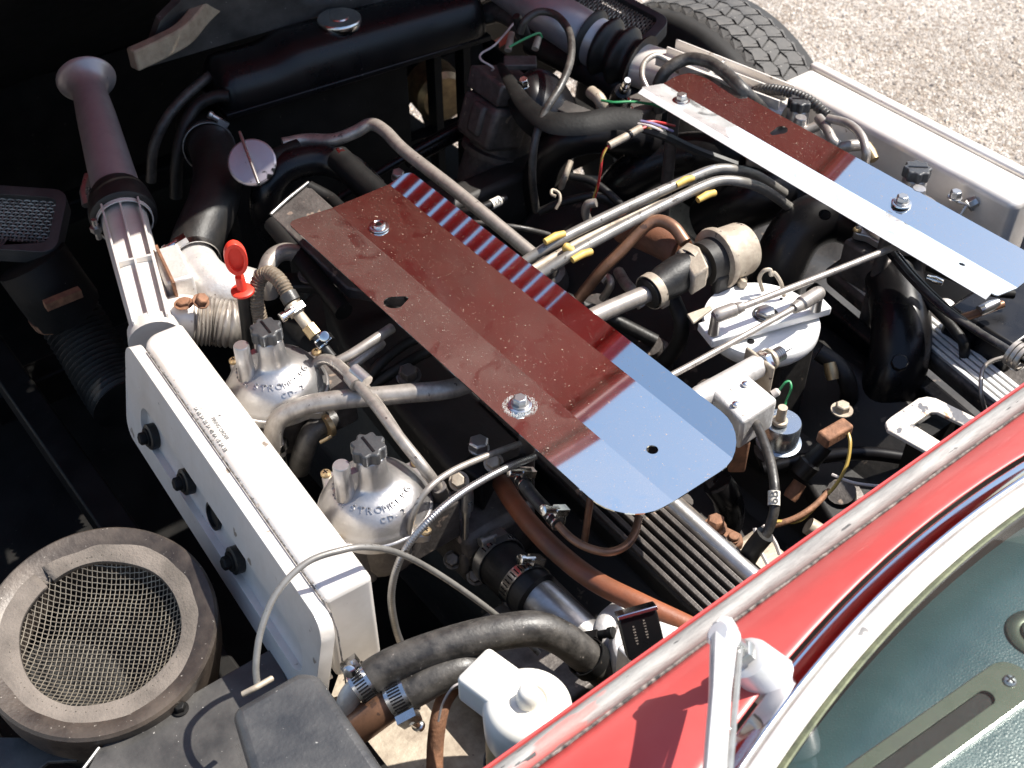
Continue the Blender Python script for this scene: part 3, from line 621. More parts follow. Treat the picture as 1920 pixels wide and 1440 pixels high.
# right
u0, u1 = at(1105, 72, .81), at(880, -70, .85); uax = (u1 - u0).normalized(); ul = (u1 - u0).length; ur = mm(88, u0) / 2
tr_r = build(G().lathe(u0 - uax * .03, uax, [(0, ur), (ul * .6, ur * .92), (ul * .9, ur * .8), (ul * .97, ur * 1.1), (ul, ur * 1.6)], 40, caps=False), 'intake_trumpet', M['dull'], label='dull purple-tinted intake trumpet running up to the radiator on the far side', cat='trumpet', group='intake trumpets', solid=.002)
v0, v1 = at(1200, 122, .795), at(1475, 222, .785); vax = (v1 - v0).normalized(); vl = (v1 - v0).length; vr = mm(96, v0) / 2
Pb = [u0 + (v0 - u0) * i / 36 for i in range(37)]; rb_ = [ur * (1.12 + .17 * math.cos(i / 36 * math.pi * 6)) for i in range(37)]
build(G().tube(Pb, rb_, 36), 'rubber_bellows', M['rubber'], label='three-ring black rubber bellows on the far intake trumpet', cat='bellows')
rd = thing('intake_duct', 'ribbed duct on the far side, its top edge lit white beside the tyre', 'duct', (v0 + v1) / 2, 'white intake ducts')
vsd = vax.cross(UP).normalized(); vup = vsd.cross(vax)
if vup.z < 0: vup = -vup
ductsec(rd, v0, vax, vsd, vup, vl, vr, vr * .80)
for off in (-.85, -.1, .75): fin(rd, v0, vax, vsd, vup, vl, vr, vr * .80, off, .16, .97, .009, .0035)
build(G().box(v0 + vax * (vl * .5) + vup * vr * .82, (vr * 1.5, .004, .012), (vsd, vax, vup)), 'cross_rib', M['airbox'], rd)

# ================================================================ wire-mesh intakes
def lattice(name, par, cen, u, v, n, ru, rv, pitch, wr, mat, depth=0, round_=True, wob=.0006):
    g = G(); k = int(max(ru, rv) / pitch) + 1
    def pt(a, b, ph):
        if round_: q = min(1, math.sqrt((a / ru) ** 2 + (b / rv) ** 2)); d = depth * (1 - max(0, (q - .62) / .38) ** 1.5)
        else: d = 0
        return cen + u * a + v * b - n * d + n * (wr * ph) + u * wob * noise.noise(V((a * 60, b * 60, 1))) + v * wob * noise.noise(V((a * 60, b * 60, 5)))
    def strip(pts):
        if len(pts) < 2: return
        vs = []
        for i, p in enumerate(pts):
            t = (pts[min(i + 1, len(pts) - 1)] - pts[max(i - 1, 0)]).normalized(); s = t.cross(n).normalized()
            vs += [p + s * wr, p + n * wr, p - s * wr]
        m_ = len(pts); g.add(vs, [(3 * i + a, 3 * i + (a + 1) % 3, 3 * i + 3 + (a + 1) % 3, 3 * i + 3 + a) for i in range(m_ - 1) for a in range(3)])
    for i in range(-k, k + 1):
        for dirn in (0, 1):
            lim, oth = (ru, rv) if dirn == 0 else (rv, ru)
            a = i * pitch
            if abs(a) >= lim: continue
            h = oth * math.sqrt(1 - (a / lim) ** 2) if round_ else oth
            m_ = max(2, int(h / pitch)); pts = []
            for j in range(-m_, m_ + 1):
                b = h * j / m_; ph = (1 if (i + j) % 2 else -1) * (1 if dirn else -1)
                pts.append(pt(a, b, ph) if dirn == 0 else pt(b, a, ph))
            strip(pts)
    return build(g, name, M[mat], par, smooth=60, kind='stuff')
rc = at(184, 1176, .735)
rn = (V((-.05, -.18, 1))).normalized(); ru_ = (_r - rn * _r.dot(rn)).normalized(); rv_ = rn.cross(ru_); RR = mm(220, rc)
ring = thing('round_intake', 'round dusty black air intake with wire mesh and torn grey gasket', 'air intake', rc - rn * .08)
build(G().lathe(rc, rn, [(-.11, RR * .90), (-.05, RR * .985), (-.012, RR), (-.003, RR * .995), (0, RR * .97), (-.001, RR * .92), (-.004, RR * .84), (-.008, RR * .78), (-.012, RR * .70), (-.05, RR * .69)], 80, caps=False), 'rim', M['ringm'], ring, smooth=35)
a_g = math.atan2(.62, -.72)
fe = G().lathe(rc - rn * .0085, rn, [(-.004, RR * .665), (.001, RR * .67), (.0022, RR * .70), (.0030, RR * .78), (.0042, RR * .855), (.002, RR * .862), (-.002, RR * .855)], 80, caps=False, arc=(a_g + .06, a_g + 2 * math.pi - .04), ref=ru_)
for q in fe.v:
    q += rn * (.0012 * noise.noise(q * 40)) + (q - rc).normalized() * (.003 * noise.noise(q * 18))
build(fe, 'gasket', M['felt'], ring, smooth=50, solid=.001)
lattice('wire_mesh', ring, rc - rn * .006, ru_, rv_, rn, RR * .73, RR * .73, .0047, .00052, 'wire', .026)
build(G().lathe(rc - rn * .11, rn, [(0, RR * .9), (0, 0)], 60, caps=False), 'base', M['void'], ring)
# far-left rectangular grille in the shade, and its twin by the tyre
def grille(loc, ax3, sx, sy, label, wire, pitch, hose=None):
    u, v, n = ax3; t = thing('mesh_grille', label, 'grille', loc, 'rectangular mesh grilles')
    def rr_(a, b, r, d): return [loc + u * x + v * y + n * d for x, y in rrect(-a, -b, a, b, r, 5)]
    build(G().holed(rr_(sx, sy, .02, 0), [rr_(sx * .80, sy * .72, .012, 0)], -n * .03), 'frame', M['plas'], t, bevel=.004, seg=3)
    lattice('wire_mesh', t, loc - n * .012, u, v, n, sx * .82, sy * .76, pitch, pitch * .24, wire, 0, False, 0)
    build(G().box(loc - n * .045, (sx * 1.7, sy * 1.6, .004), (u, v, n)), 'backing', M['void'], t)
    return t
gl = at(22, 408, .74); n1 = V((-.12, -.35, 1)).normalized(); u1_ = (_r - n1 * _r.dot(n1)).normalized(); v1_ = n1.cross(u1_)
grille(gl, (u1_, v1_, n1), mm(92, gl), mm(72, gl), 'black framed mesh grille in the shade at the left edge', 'tubes', .0055)
g2_ = at(1152, 22, .74); n2 = V((-.3, -.25, 1)).normalized(); u2_ = (at(1240, 60, .74) - at(1130, 18, .74)).normalized(); u2_ = (u2_ - n2 * u2_.dot(n2)).normalized(); v2_ = n2.cross(u2_)
grille(g2_, (u2_, v2_, n2), mm(98, g2_), mm(46, g2_), 'dusty mesh grille beside the tyre at the top edge', 'wire', .0055)
dc = tube('duct_elbow', [(60, 490, .70), (95, 540, .66), (125, 580, .62)], 135, M['blackm'], label='dark duct elbow below the shaded left grille', cat='duct')
ribbed('corrugated_hose', [(112, 565, .62), (160, 640, .58), (205, 715, .55), (235, 760, .54)], 120, M['rubber'], pitch=.009, depth=.045, n=26, label='black corrugated hose dropping under the near air box', cat='hose')
dv = (at(125, 580, .62) - at(95, 540, .66)).normalized(); build(G().lathe(at(112, 568, .63), dv, [(0, mm(132, (112, 568, .63)) / 2), (.014, mm(132, (112, 568, .63)) / 2)], 34).box(at(118, 560, .69), (.05, .012, .012)), 'strap', M['rust'], dc)

# ================================================================ carburettors
def carb(c, label, yaw, grp='carburettors'):
    """c: centre of the filler cap top"""
    t = thing('carburettor', label, 'carburettor', V((c.x, c.y, .62)), grp); zt = c.z; o = V((c.x, c.y, 0))
    zf_ = zt - .088
    def P_(x, y, z): ca, sa = math.cos(yaw), math.sin(yaw); return o + V((x * ca - y * sa, x * sa + y * ca, z))
    # flange with four lugs
    pol = []
    for i in range(72):
        a = 2 * math.pi * i / 72; r = .0600 + .013 * max(0, math.cos(4 * (a - math.pi / 4))) ** 6
        pol.append(P_(r * math.cos(a), r * math.sin(a), zf_))
    build(G().prism(pol, (0, 0, -.012)), 'flange', M['alu'], t, bevel=.002)
    dome = G().lathe(V((o.x, o.y, zf_ - .001)), UP, [(0, .0575), (.003, .0575), (.006, .0555), (.010, .0535), (.0165, .0510), (.0235, .046), (.029, .0385), (.0325, .029), (.0355, .022), (.041, .0185), (.052, .0170), (.072, .0155), (.0735, .0145)], 64)
    dm = build(dome, 'dome', M['alu'], t, smooth=60)
    q = P_(-.0285, -.012, 0); build(G().lathe(V((q.x, q.y, zf_ + .018)), UP, [(0, .0105), (.014, .0098), (.056, .0088), (.0575, .0078)], 26).box(V(((q.x + o.x) / 2, (q.y + o.y) / 2, zf_ + .045)), (.02, .008, .03), (V((math.cos(yaw + .4), math.sin(yaw + .4), 0)), V((-math.sin(yaw + .4), math.cos(yaw + .4), 0)), UP)), 'vent_tower', M['alu'], dm)
    star = [V((o.x, o.y, zt - .016)) + V((math.cos(a), math.sin(a), 0)) * (.0168 + .0018 * math.cos(8 * a)) for a in [2 * math.pi * i / 64 for i in range(64)]]
    cap = build(G().prism(star, (0, 0, .015)), 'damper_cap', M['plas'], t, bevel=.002, seg=2)
    build(G().box(V((o.x, o.y, zt - .0010)), (.024, .0026, .0016), (V((math.cos(yaw + 2.0), math.sin(yaw + 2.0), 0)), V((-math.sin(yaw + 2.0), math.cos(yaw + 2.0), 0)), UP)), 'slot', M['black'], cap)
    for i in range(4):
        a = math.pi / 4 + i * math.pi / 2; p = P_(.0680 * math.cos(a), .0680 * math.sin(a), zf_ + .0005)
        s = build(G().lathe(p, UP, [(0, .0058), (.0022, .0056), (.0038, .004), (.0042, .0005)], 18), 'screw', M['brass'], t)
        build(G().box(p + V((0, 0, .0038)), (.0058, .0012, .0012)).box(p + V((0, 0, .00381)), (.0012, .0058, .0012)), 'screw_cross', M['black'], s)
    build(G().lathe(V((o.x, o.y, zf_ - .075)), UP, [(0, .040), (.02, .048), (.055, .050), (.0625, .054)], 40).box(V((o.x + .045, o.y, zf_ - .045)), (.07, .08, .06)).box(V((o.x - .05, o.y, zf_ - .045)), (.05, .07, .06)), 'body', M['alud'], t, bevel=.004)
    # raised letters round the crown of the dome
    g = G()
    def letters(txt, r, a0, da, size, flip=1):
        vs0 = None
        for i, ch in enumerate(txt):
            if ch == ' ': continue
            a = a0 + da * i; rad = V((math.cos(a), math.sin(a), 0)); tan = V((-math.sin(a), math.cos(a), 0)); z = None
            prof = [(.0510, .0165), (.046, .0235), (.0385, .029), (.029, .0325), (.022, .0355)]
            for (ra, za), (rb, zb) in zip(prof, prof[1:]):
                if rb <= r <= ra: z = za + (zb - za) * (ra - r) / (ra - rb); sl = V((0, 0, zb - za)) - rad * (ra - rb); break
            upv = sl.normalized() * 1
            text_on(g, ch, size, V((o.x, o.y, zf_ - .001 + z)) + rad * r - tan * size * .3, tan, upv, .0010)
    fr = math.atan2(-c.y, -c.x) + .25
    letters('STROMBERG', .0395, fr + .78 , .235 * -1 if False else .225, .0095) if False else letters('STROMBERG', .0390, fr - .88, .225, .0104)
    letters('CD-2', .0470, fr - .12, .17, .0082)
    letters('FILTER LO-DE', .0415, fr - 2.55, .125, .0062)
    build(g, 'lettering', M['alu'], dm, smooth=0)
    return t
carb(at(498, 612, .862), 'front silver carburettor dome with black star cap, next to the red dipstick', -.5)
carb(at(690, 832, .862), 'rear silver carburettor dome with black star cap, brass screw at its near edge', -.5)
# far-side pair: one dome shows beyond the far plate, the other only its cap
carb(at(1722, 312, .862), 'overexposed carburettor dome on the far bank, right of the polished plate', .4)
carb(at(1502, 184, .835), 'far carburettor with only its black cap showing over the ribbed ring', .4)

# ================================================================ front of the bay: radiator, hoses, filler
rad = thing('radiator', 'black radiator with rounded header tank and chrome filler cap', 'radiator', V((.88, 1.56, .30)))
ha, hb = at(428, 212, .765), at(915, 66, .765); hx = V((hb.x - ha.x, hb.y - ha.y, 0)); hl = hx.length; hx.normalize(); hy = V((-hx.y, hx.x, 0))
secT = [(-.002, 0), (-.004, .012), (.004, .040), (.018, .055), (.060, .060), (.088, .055), (.096, .040), (.096, 0)]
g = G(); K = 26
def tank(u, v):
    k = secT[round(v * (len(secT) - 1))]; s = u * hl; e = min(1, min(s, hl - s) / .022); e = .80 + .20 * math.sqrt(max(0, 1 - (1 - e) ** 2))
    st = .010 * (1 if s > .13 else (max(0, (s - .09) / .04)))
    return ha + hx * s + hy * (.046 + (k[0] - .046) * e) + UP * (k[1] * e + (st if k[1] > .03 else 0))
g.sheet(tank, 40, len(secT) - 1); g.v; nn = len(secT)
g.f += [tuple(i * 41 for i in range(nn)), tuple(i * 41 + 40 for i in range(nn))]
build(g, 'header_tank', M['black'], rad, smooth=55, bevel=.0)
build(G().box(ha + hx * hl / 2 + hy * .046 - UP * .005, (hl + .01, .100, .010), (hx, hy, UP)), 'tank_flange', M['black'], rad, bevel=.002)
build(G().box(ha + hx * hl * .36 + hy * .075 - UP * .205, (hl * .72, .05, .39), (hx, hy, UP)), 'core', M['blackm'], rad)
for t_ in (.86, .985): build(G().box(ha + hx * hl * t_ + hy * .075 - UP * .2, (.014, .03, .38), (hx, hy, UP)), 'side_strut', M['blackm'], rad)
build(G().box(ha + hx * hl * .85 + hy * .075 - UP * .21, (hl * .3, .03, .03), (hx, hy, UP)), 'cross_strut', M['blackm'], rad)
cp = at(637, 62, .82); cr = mm(42, cp)
build(G().lathe(cp - UP * .03, UP, [(0, cr * .62), (.028, cr * .62)], 28), 'filler_neck', M['black'], rad)
fc = at(636, 33, .842); build(G().lathe(fc - UP * .012, UP, [(0, cr * .96), (.004, cr), (.010, cr), (.0125, cr * .95), (.0125, cr * .45), (.0145, cr * .40), (.0135, cr * .22), (.0155, .0005)], 40), 'filler_cap', M['bright'], rad)
# grey shroud and foam seal beyond it
sh = [at(270, 128, .82), at(600, 30, .83), at(1000, -60, .83), at(1000, -150, .93), at(400, -60, .93), at(300, 40, .90)]
build(G().prism(sh, (0, .012, .004)), 'radiator_shroud', M['panel'], label='dark grey shroud panel standing behind the header tank', cat='panel')
fp = spl([(248, 112, .87), (300, 88, .87), (345, 62, .88), (380, 22, .89), (420, -12, .90), (480, -40, .90)], 6)
g = G(); vs = []
for i, p in enumerate(fp):
    t = (fp[min(i + 1, len(fp) - 1)] - fp[max(i - 1, 0)]).normalized(); s = t.cross(UP).normalized()
    vs += [p - s * .010 - UP * .016, p + s * .010 - UP * .016, p + s * .010 + UP * .016, p - s * .010 + UP * .016]
m_ = len(fp); g.add(vs, [(4 * i + k, 4 * i + (k + 1) % 4, 4 * i + 4 + (k + 1) % 4, 4 * i + 4 + k) for i in range(m_ - 1) for k in range(4)] + [(3, 2, 1, 0), (4 * m_ - 4, 4 * m_ - 3, 4 * m_ - 2, 4 * m_ - 1)])
build(g, 'foam_seal', M['foam'], bevel=.003, label='tan foam strip curving over the top of the radiator shroud', cat='seal')
tube('bypass_hose', [(640, 66, .825), (560, 82, .82), (470, 105, .81), (390, 145, .80), (325, 205, .78), (290, 270, .74), (283, 340, .68)], 20, M['hose'], label='thin black hose looping from the radiator filler neck', cat='hose')
tube('vent_hose', [(430, 180, .79), (400, 182, .79), (368, 200, .78), (345, 240, .76), (332, 300, .72), (330, 370, .66)], 24, M['rubber'], label='black hose leaving the end of the header tank', cat='hose')
th = tube('top_hose', [(362, 476, .765), (375, 440, .775), (398, 385, .785), (408, 330, .78), (400, 285, .76), (385, 255, .73)], 92, M['rubber'], n=28, label='thick black top hose rising behind the red dipstick', cat='hose')
tube('turned_tube_stub', [(392, 268, .745), (372, 238, .70)], 84, M['blackm'], th, n=26)
clamp(th, (392, 276, .75), at(400, 300, .77) - at(385, 255, .73), mm(47, (392, 276, .75)), .010, (.6, -.5, 1), 'steel', False)

fn = thing('filler_neck', 'black coolant filler housing with worn chrome cap and wing lever', 'filler', V((.56, 1.26, .70)))
cN = (V((-.40, -.62, .85))).normalized(); cc = at(472, 303, .845); cR = mm(45, cc)
build(G().lathe(cc - cN * .035, cN, [(0, cR * .72), (.026, cR * .72)], 30), 'neck', M['blackm'], fn)
M['capm'] = S('cap with flaking black paint', (.42, .38, .40), (.36, .32, .34), .35, .7, 20, speck=[((.012, .012, .012), 40, .56)])
cap_ = build(G().lathe(cc - cN * .009, cN, [(0, cR * .98), (.002, cR), (.007, cR), (.009, cR * .93), (.0095, cR * .5), (.0095, 0)], 40), 'cap', M['capm'], fn)
l0, l1 = cc + (at(452, 252, .86) - cc) * 1.0, at(489, 352, .835); ld = (l1 - l0).normalized(); ls = ld.cross(cN).normalized()
build(G().box((l0 + l1) / 2 + cN * .012, ((l1 - l0).length * .98, .004, .014), (ld, ls, cN)), 'wing_lever', M['steel'], cap_, bevel=.0018, seg=3)
g = G()
Pm = spl([(545, 470, .66), (505, 420, .72), (500, 360, .775), (535, 315, .80), (600, 300, .80), (655, 318, .79), (700, 360, .76)], 8)
build(G().tube(Pm, [mm(58, p) / 2 for p in Pm], 22), 'thermostat_arch', M['black'], fn, smooth=60)
build(G().tube(spl([(505, 300, .815), (545, 282, .81), (560, 276, .81)]), mm(34, (505, 300, .81)) / 2, 18), 'outlet', M['blackm'], fn)
# cast tray under the front of the near plate
ty = thing('cast_tray', 'black rimmed casting with bare grey-purple top at the front of the near plate', 'casting', V((.60, 1.12, .72)))
top = [at(508, 404, .815), at(578, 346, .815), at(640, 402, .815), at(760, 560, .80), at(650, 540, .79)]
build(G().prism([p - UP * .0 for p in top], (0, 0, -.016)), 'bare_top', M['alud'], ty, bevel=.002)
build(G().tube(spl([top[0] + UP * .002, (top[0] + top[1]) / 2 + UP * .004, top[1] + UP * .003], 6), .0022, 10), 'front_edge', M['steel'], ty)
build(G().tube([top[0] - UP * .012, at(560, 480, .79), at(645, 585, .78)], .012, 12), 'rim', M['blackm'], ty)
build(G().tube(spl([top[1] - UP * .004, at(618, 372, .80), at(640, 392, .80), at(700, 440, .80)]), .009, 12), 'rim', M['blackm'], ty)
ac = tube('stay_bar', [(634, 296, .815), (662, 322, .81), (720, 375, .80), (760, 410, .79)], 50, M['blackm'], n=16, label='short black stay with chrome acorn nut pointing at the radiator', cat='stay')
ap = at(632, 284, .825); aa = (at(634, 296, .815) - at(690, 350, .805)).normalized()
build(G().lathe(ap - aa * .012, aa, [(0, .0095), (.006, .0095)], 6).lathe(ap - aa * .006, aa, [(0, .0085), (.005, .008), (.009, .005), (.0105, .0005)], 20), 'acorn_nut', M['bright'], ac)
bolt(ac, (746, 334, .80), V((-.1, -.3, 1)), .009, .013, 'steel', 1.0)
tube('water_pipe', [(530, 270, .815), (575, 262, .815), (625, 262, .82), (665, 248, .83), (695, 233, .84), (722, 246, .84), (760, 284, .835), (860, 362, .825), (1000, 478, .80)], 24, M['pipe'], n=16, label='bent tan steel pipe crossing diagonally below the radiator', cat='pipe')
tube('fan_brace', [(560, 420, .60), (700, 330, .66), (850, 245, .70), (930, 215, .70)], 14, M['black'], label='thin black brace behind the tan water pipe', cat='brace')
tube('lower_brace', [(760, 300, .66), (850, 250, .68), (920, 212, .69)], 34, M['black'], label='broad black cross brace under the header tank', cat='brace')
fanm = at(815, 165, .50)
fm = thing('fan_motor', 'brass-coloured fan motor glinting in the gap under the header tank', 'motor', fanm)
build(G().lathe(fanm, Y + V((.2, 0, 0)), [(-.05, .045), (-.04, .055), (.02, .055), (.035, .04), (.05, .012)], 30), 'housing', M['brass'], fm)
for k in range(5):
    a = k * 1.257; d_ = V((math.cos(a), .1, math.sin(a))); build(G().box(fanm + d_ * .10 + Y * .05, (.14, .004, .05), (d_.normalized(), Y, d_.cross(Y).normalized())), 'fan_blade', M['blackm'], fm)

# ================================================================ compressor and its wiring at the front
cmp_ = thing('compressor', 'dull cast compressor with black pulley dome and chrome clip on top', 'compressor', V((.98, 1.27, .50)))
q = at(935, 300, .70); cax = (at(968, 140, .80) - at(905, 370, .60)).normalized()
build(G().lathe(at(905, 380, .58), cax, [(0, .050), (.05, .052), (.09, .050), (.092, .058), (.102, .058), (.104, .050), (.16, .048)], 30), 'crankcase', M['alud'], cmp_, smooth=40)
cs = cax.cross(V((0, 1, 0))).normalized(); cs2 = cax.cross(cs)
build(G().box(at(925, 225, .74), (.075, .085, .070), (cs, cs2, cax)), 'cylinder', M['alud'], cmp_, bevel=.010, seg=3)
build(G().box(at(903, 222, .755), (.030, .030, .05), (cs, cs2, cax)), 'boss', M['alud'], cmp_, bevel=.006)
build(G().box(at(945, 160, .79), (.082, .080, .035), (cs, cs2, cax)), 'head', M['alud'], cmp_, bevel=.004)
build(G().box(at(975, 118, .825), (.050, .030, .010), (_r, _fh, UP)), 'clip_plate', M['alud'], cmp_, bevel=.002)
pdn = V((.42, -.55, .72)).normalized(); pc = at(1040, 178, .80); pR = mm(66, pc)
build(G().lathe(pc - pdn * .03, pdn, [(0, pR), (.018, pR), (.024, pR * .97), (.032, pR * .8), (.038, pR * .5), (.040, pR * .2), (.0405, 0)], 50), 'pulley_dome', M['black'], cmp_, smooth=50)
build(G().lathe(pc - pdn * .055, pdn, [(0, pR * .85), (.02, pR * .85)], 40), 'pulley_body', M['blackm'], cmp_)
bolt(cmp_, (982, 163, .835), V((-.2, -.2, 1)), .0075, .016, 'bright', 1.0)
for (a, b) in (((960, 62, .84), (952, 95, .825)), ((1010, 70, .84), (1003, 92, .83))): turned('terminal', a, b, [(0, 12), (.5, 14), (1, 14)], M['tan'], cmp_, n=10)
build(G().box(at(1060, 205, .79), (.11, .012, .03), ((at(1110, 222, .79) - at(1020, 185, .79)).normalized(), UP, (at(1110, 222, .79) - at(1020, 185, .79)).normalized().cross(UP))), 'side_bar', M['panel'], cmp_, bevel=.002)
hh = tube('heater_hose', [(908, 28, .78), (935, 22, .79), (962, 34, .79), (985, 62, .78)], 40, M['hose'], n=18, label='short curved hose on the right end of the header tank', cat='hose')
tube('large_hose', [(1000, 74, .77), (1050, 100, .765), (1110, 132, .76), (1190, 178, .74), (1260, 230, .70)], 62, M['rubber'], n=24, label='broad black hose running under the far intake trumpet', cat='hose')
tube('looped_cable', [(975, 62, .86), (985, 38, .88), (1012, 22, .89), (1045, 30, .89), (1068, 62, .89), (1070, 110, .88), (1052, 160, .87), (1022, 210, .85), (1003, 265, .82), (998, 330, .77), (1005, 395, .70)], 15, M['hose'], label='dark cable arching high over the black pulley dome', cat='cable')
turned('cable_boot', (985, 68, .84), (968, 30, .88), [(0, 22), (.5, 24), (.8, 20), (1, 14)], M['rubber'], label='rubber boot at the start of the arching cable', cat='boot')
sl = spl([(938, 122, .83), (955, 150, .84), (985, 195, .845), (1030, 228, .845), (1090, 232, .845), (1150, 222, .845), (1203, 228, .84)], 8)
g = G(); vs = []
for i, p in enumerate(sl):
    t = (sl[min(i + 1, len(sl) - 1)] - sl[max(i - 1, 0)]).normalized(); s = t.cross(V((-.3, -.5, 1))).normalized(); nn_ = s.cross(t).normalized(); w_ = .006 + .012 * min(1, i / 25)
    for a in range(10):
        b = 2 * math.pi * a / 10; vs.append(p + s * math.cos(b) * w_ + nn_ * math.sin(b) * .004)
m_ = len(sl); g.add(vs, [(10 * i + k, 10 * i + (k + 1) % 10, 10 * i + 10 + (k + 1) % 10, 10 * i + 10 + k) for i in range(m_ - 1) for k in range(10)])
lm = thing('wiring_loom', 'flat black loom sleeve with coloured wires spilling from its end', 'wiring', sl[-1])
build(g, 'sleeve', M['blackm'], lm, smooth=60)
for k, (mt, pts) in enumerate((('wviolet', [(1196, 226, .842), (1225, 232, .84), (1262, 246, .82)]), ('wred', [(1198, 230, .84), (1228, 228, .84), (1265, 236, .82)]), ('wwhite', [(1196, 232, .84), (1224, 238, .84), (1256, 254, .81)]), ('wred', [(1196, 236, .838), (1215, 236, .84), (1190, 246, .84), (1170, 258, .835)]), ('wyellow', [(1200, 238, .836), (1228, 240, .835), (1250, 240, .81)]), ('wblack', [(1198, 238, .835), (1240, 252, .82), (1300, 280, .78), (1380, 310, .75)]))):
    tube('wire', pts, 5 if mt != 'wblack' else 18, M[mt], lm, n=7)
cn = tube('bullet_connector', [(1202, 240, .84), (1170, 258, .835), (1142, 273, .83)], 15, M['tan'], n=12, label='grey sleeve connector on the red wire behind the parallel tubes', cat='connector')
tube('sleeve_band', [(1181, 252, .837), (1178, 254, .837)], 17, M['black'], cn, n=12)
tube('wire', [(1142, 273, .83), (1130, 290, .82), (1126, 320, .80), (1118, 360, .76), (1100, 410, .70)], 5, M['wred'], cn, n=6)
tube('wire', [(1138, 276, .83), (1128, 300, .815), (1122, 340, .78), (1112, 372, .75)], 4, M['wyellow'], cn, n=6)
tube('pale_wire', [(968, 38, .85), (930, 82, .84), (903, 100, .83), (902, 112, .83), (925, 128, .82), (910, 140, .80), (912, 155, .79)], 4, M['wwhite'], n=6, label='thin pale wire hooked beside the compressor head', cat='wire')
tube('green_wire', [(955, 88, .845), (985, 72, .85), (1010, 62, .85), (1016, 70, .84)], 4.5, M['wgreen'], n=6, label='short green wire on top of the compressor', cat='wire')
tube('green_wire', [(1128, 188, .82), (1150, 192, .825), (1185, 191, .825), (1225, 196, .82), (1250, 205, .80)], 5.5, M['wgreen'], n=6, label='green wire running under the corner of the far plate', cat='wire')
# black cylinder stub and tan elbow near the far plate
st = turned('sender_unit', (1158, 190, .78), (1174, 158, .83), [(0, 34), (.35, 36), (.4, 30), (.62, 30), (.64, 16), (.95, 16), (1, 12)], M['black'], label='small black sender with bright threaded tip by the far plate corner', cat='sender')
turned('tip', (1170, 165, .82), (1177, 150, .84), [(0, 15), (.2, 17), (.3, 14), (.45, 17), (.6, 14), (.8, 17), (1, 12)], M['bright'], st, n=14)
tube('elbow_pipe', [(1108, 172, .80), (1124, 186, .80), (1130, 205, .785), (1130, 235, .75)], 24, M['tan'], n=12, label='tan elbow pipe right of the black pulley dome', cat='pipe')
bk = thing('far_bracket', 'small aluminium bracket with banjo bolt under the far plate corner', 'bracket', at(1185, 215, .74))
build(G().box(at(1190, 212, .77), (.07, .05, .03)), 'plate', M['alud'], bk, bevel=.003); bolt(bk, (1175, 208, .79), UP, .007, .02, 'bright', 1.5)

# ================================================================ black manifold pipes on the far bank
def manifold(pts, d, label, mat='black', tp=None):
    return tube('inlet_pipe', pts, d, M[mat], n=28, k=10, smooth=60, label=label, cat='pipe', group='black manifold pipes')
manifold([(1010, 420, .56), (1010, 340, .66), (1040, 280, .73), (1100, 255, .755), (1180, 258, .74), (1250, 275, .70)], 66, 'black manifold arch in front of the grey connector')
manifold([(1130, 400, .58), (1180, 335, .66), (1260, 295, .70), (1350, 290, .72), (1440, 310, .70)], 84, 'black manifold pipe behind the yellow clipped tubes')
m1 = manifold([(1440, 640, .56), (1455, 520, .66), (1500, 430, .72), (1580, 405, .735), (1650, 450, .735), (1680, 540, .72), (1690, 630, .70), (1675, 710, .66), (1640, 770, .60)], 104, 'broad black hooked manifold pipe below the far plate')
p = at(1686, 682, .735); build(G().lathe(p, V((-.5, -.3, .8)), [(0, .0105), (.008, .0105), (.010, .009)], 8), 'plug', M['black'], m1)
p = at(1546, 404, .79); build(G().lathe(p, V((-.2, -.2, 1)), [(0, .008), (.003, .008)], 14), 'screw', M['black'], m1)
manifold([(1330, 420, .62), (1420, 370, .69), (1500, 360, .70), (1560, 400, .69)], 110, 'black manifold pipe under the end of the parallel tubes')
manifold([(1345, 905, .66), (1362, 930, .64), (1368, 965, .60), (1355, 1010, .56)], 56, 'short black pipe dropping past the rounded end of the near plate')
tube('black_hose', [(1535, 660, .70), (1570, 685, .69), (1590, 720, .67), (1592, 765, .62)], 34, M['rubber'], n=16, label='black hose bending down right of the white throttle disc', cat='hose')
tube('black_hose', [(1262, 560, .74), (1278, 605, .72), (1268, 650, .68), (1225, 700, .62)], 30, M['rubber'], n=14, label='dark hose hanging below the rubber valve coupling', cat='hose')
tube('black_hose', [(1060, 560, .66), (1150, 600, .64), (1230, 640, .62)], 26, M['rubber'], n=12, label='dark hose lying deep in the engine valley', cat='hose')
tube('breather_pipe', [(1106, 420, .73), (1098, 400, .75), (1102, 384, .765), (1118, 380, .77)], 17, M['pipe'], n=12, label='small hooked pipe end poking up behind the parallel tubes', cat='pipe')
tube('breather_pipe', [(1160, 510, .72), (1172, 530, .73), (1185, 545, .735), (1205, 575, .72)], 22, M['pipe'], n=12, label='short pale pipe under the rubber valve coupling', cat='pipe')
tube('breather_pipe', [(1130, 560, .70), (1145, 535, .73), (1140, 520, .735), (1128, 527, .73)], 15, M['pipe'], n=10, label='small crooked pipe stub left of the coupling', cat='pipe')
tube('plug_lead', [(1068, 330, .74), (1110, 340, .74), (1150, 370, .73), (1175, 395, .71)], 15, M['rubber'], n=10, label='dark plug lead running under the upper parallel tube', cat='lead', group='plug leads')
tube('plug_lead', [(1010, 398, .70), (1060, 378, .72), (1120, 368, .73), (1160, 392, .71), (1180, 420, .69)], 16, M['rubber'], n=10, label='dark plug lead arching beside the hooked clip', cat='lead', group='plug leads')
tube('plug_lead', [(800, 440, .74), (840, 420, .76), (900, 418, .765), (980, 428, .76), (1030, 440, .74)], 10, M['hose'], n=10, label='grey lead passing behind the striped flange', cat='lead', group='plug leads')
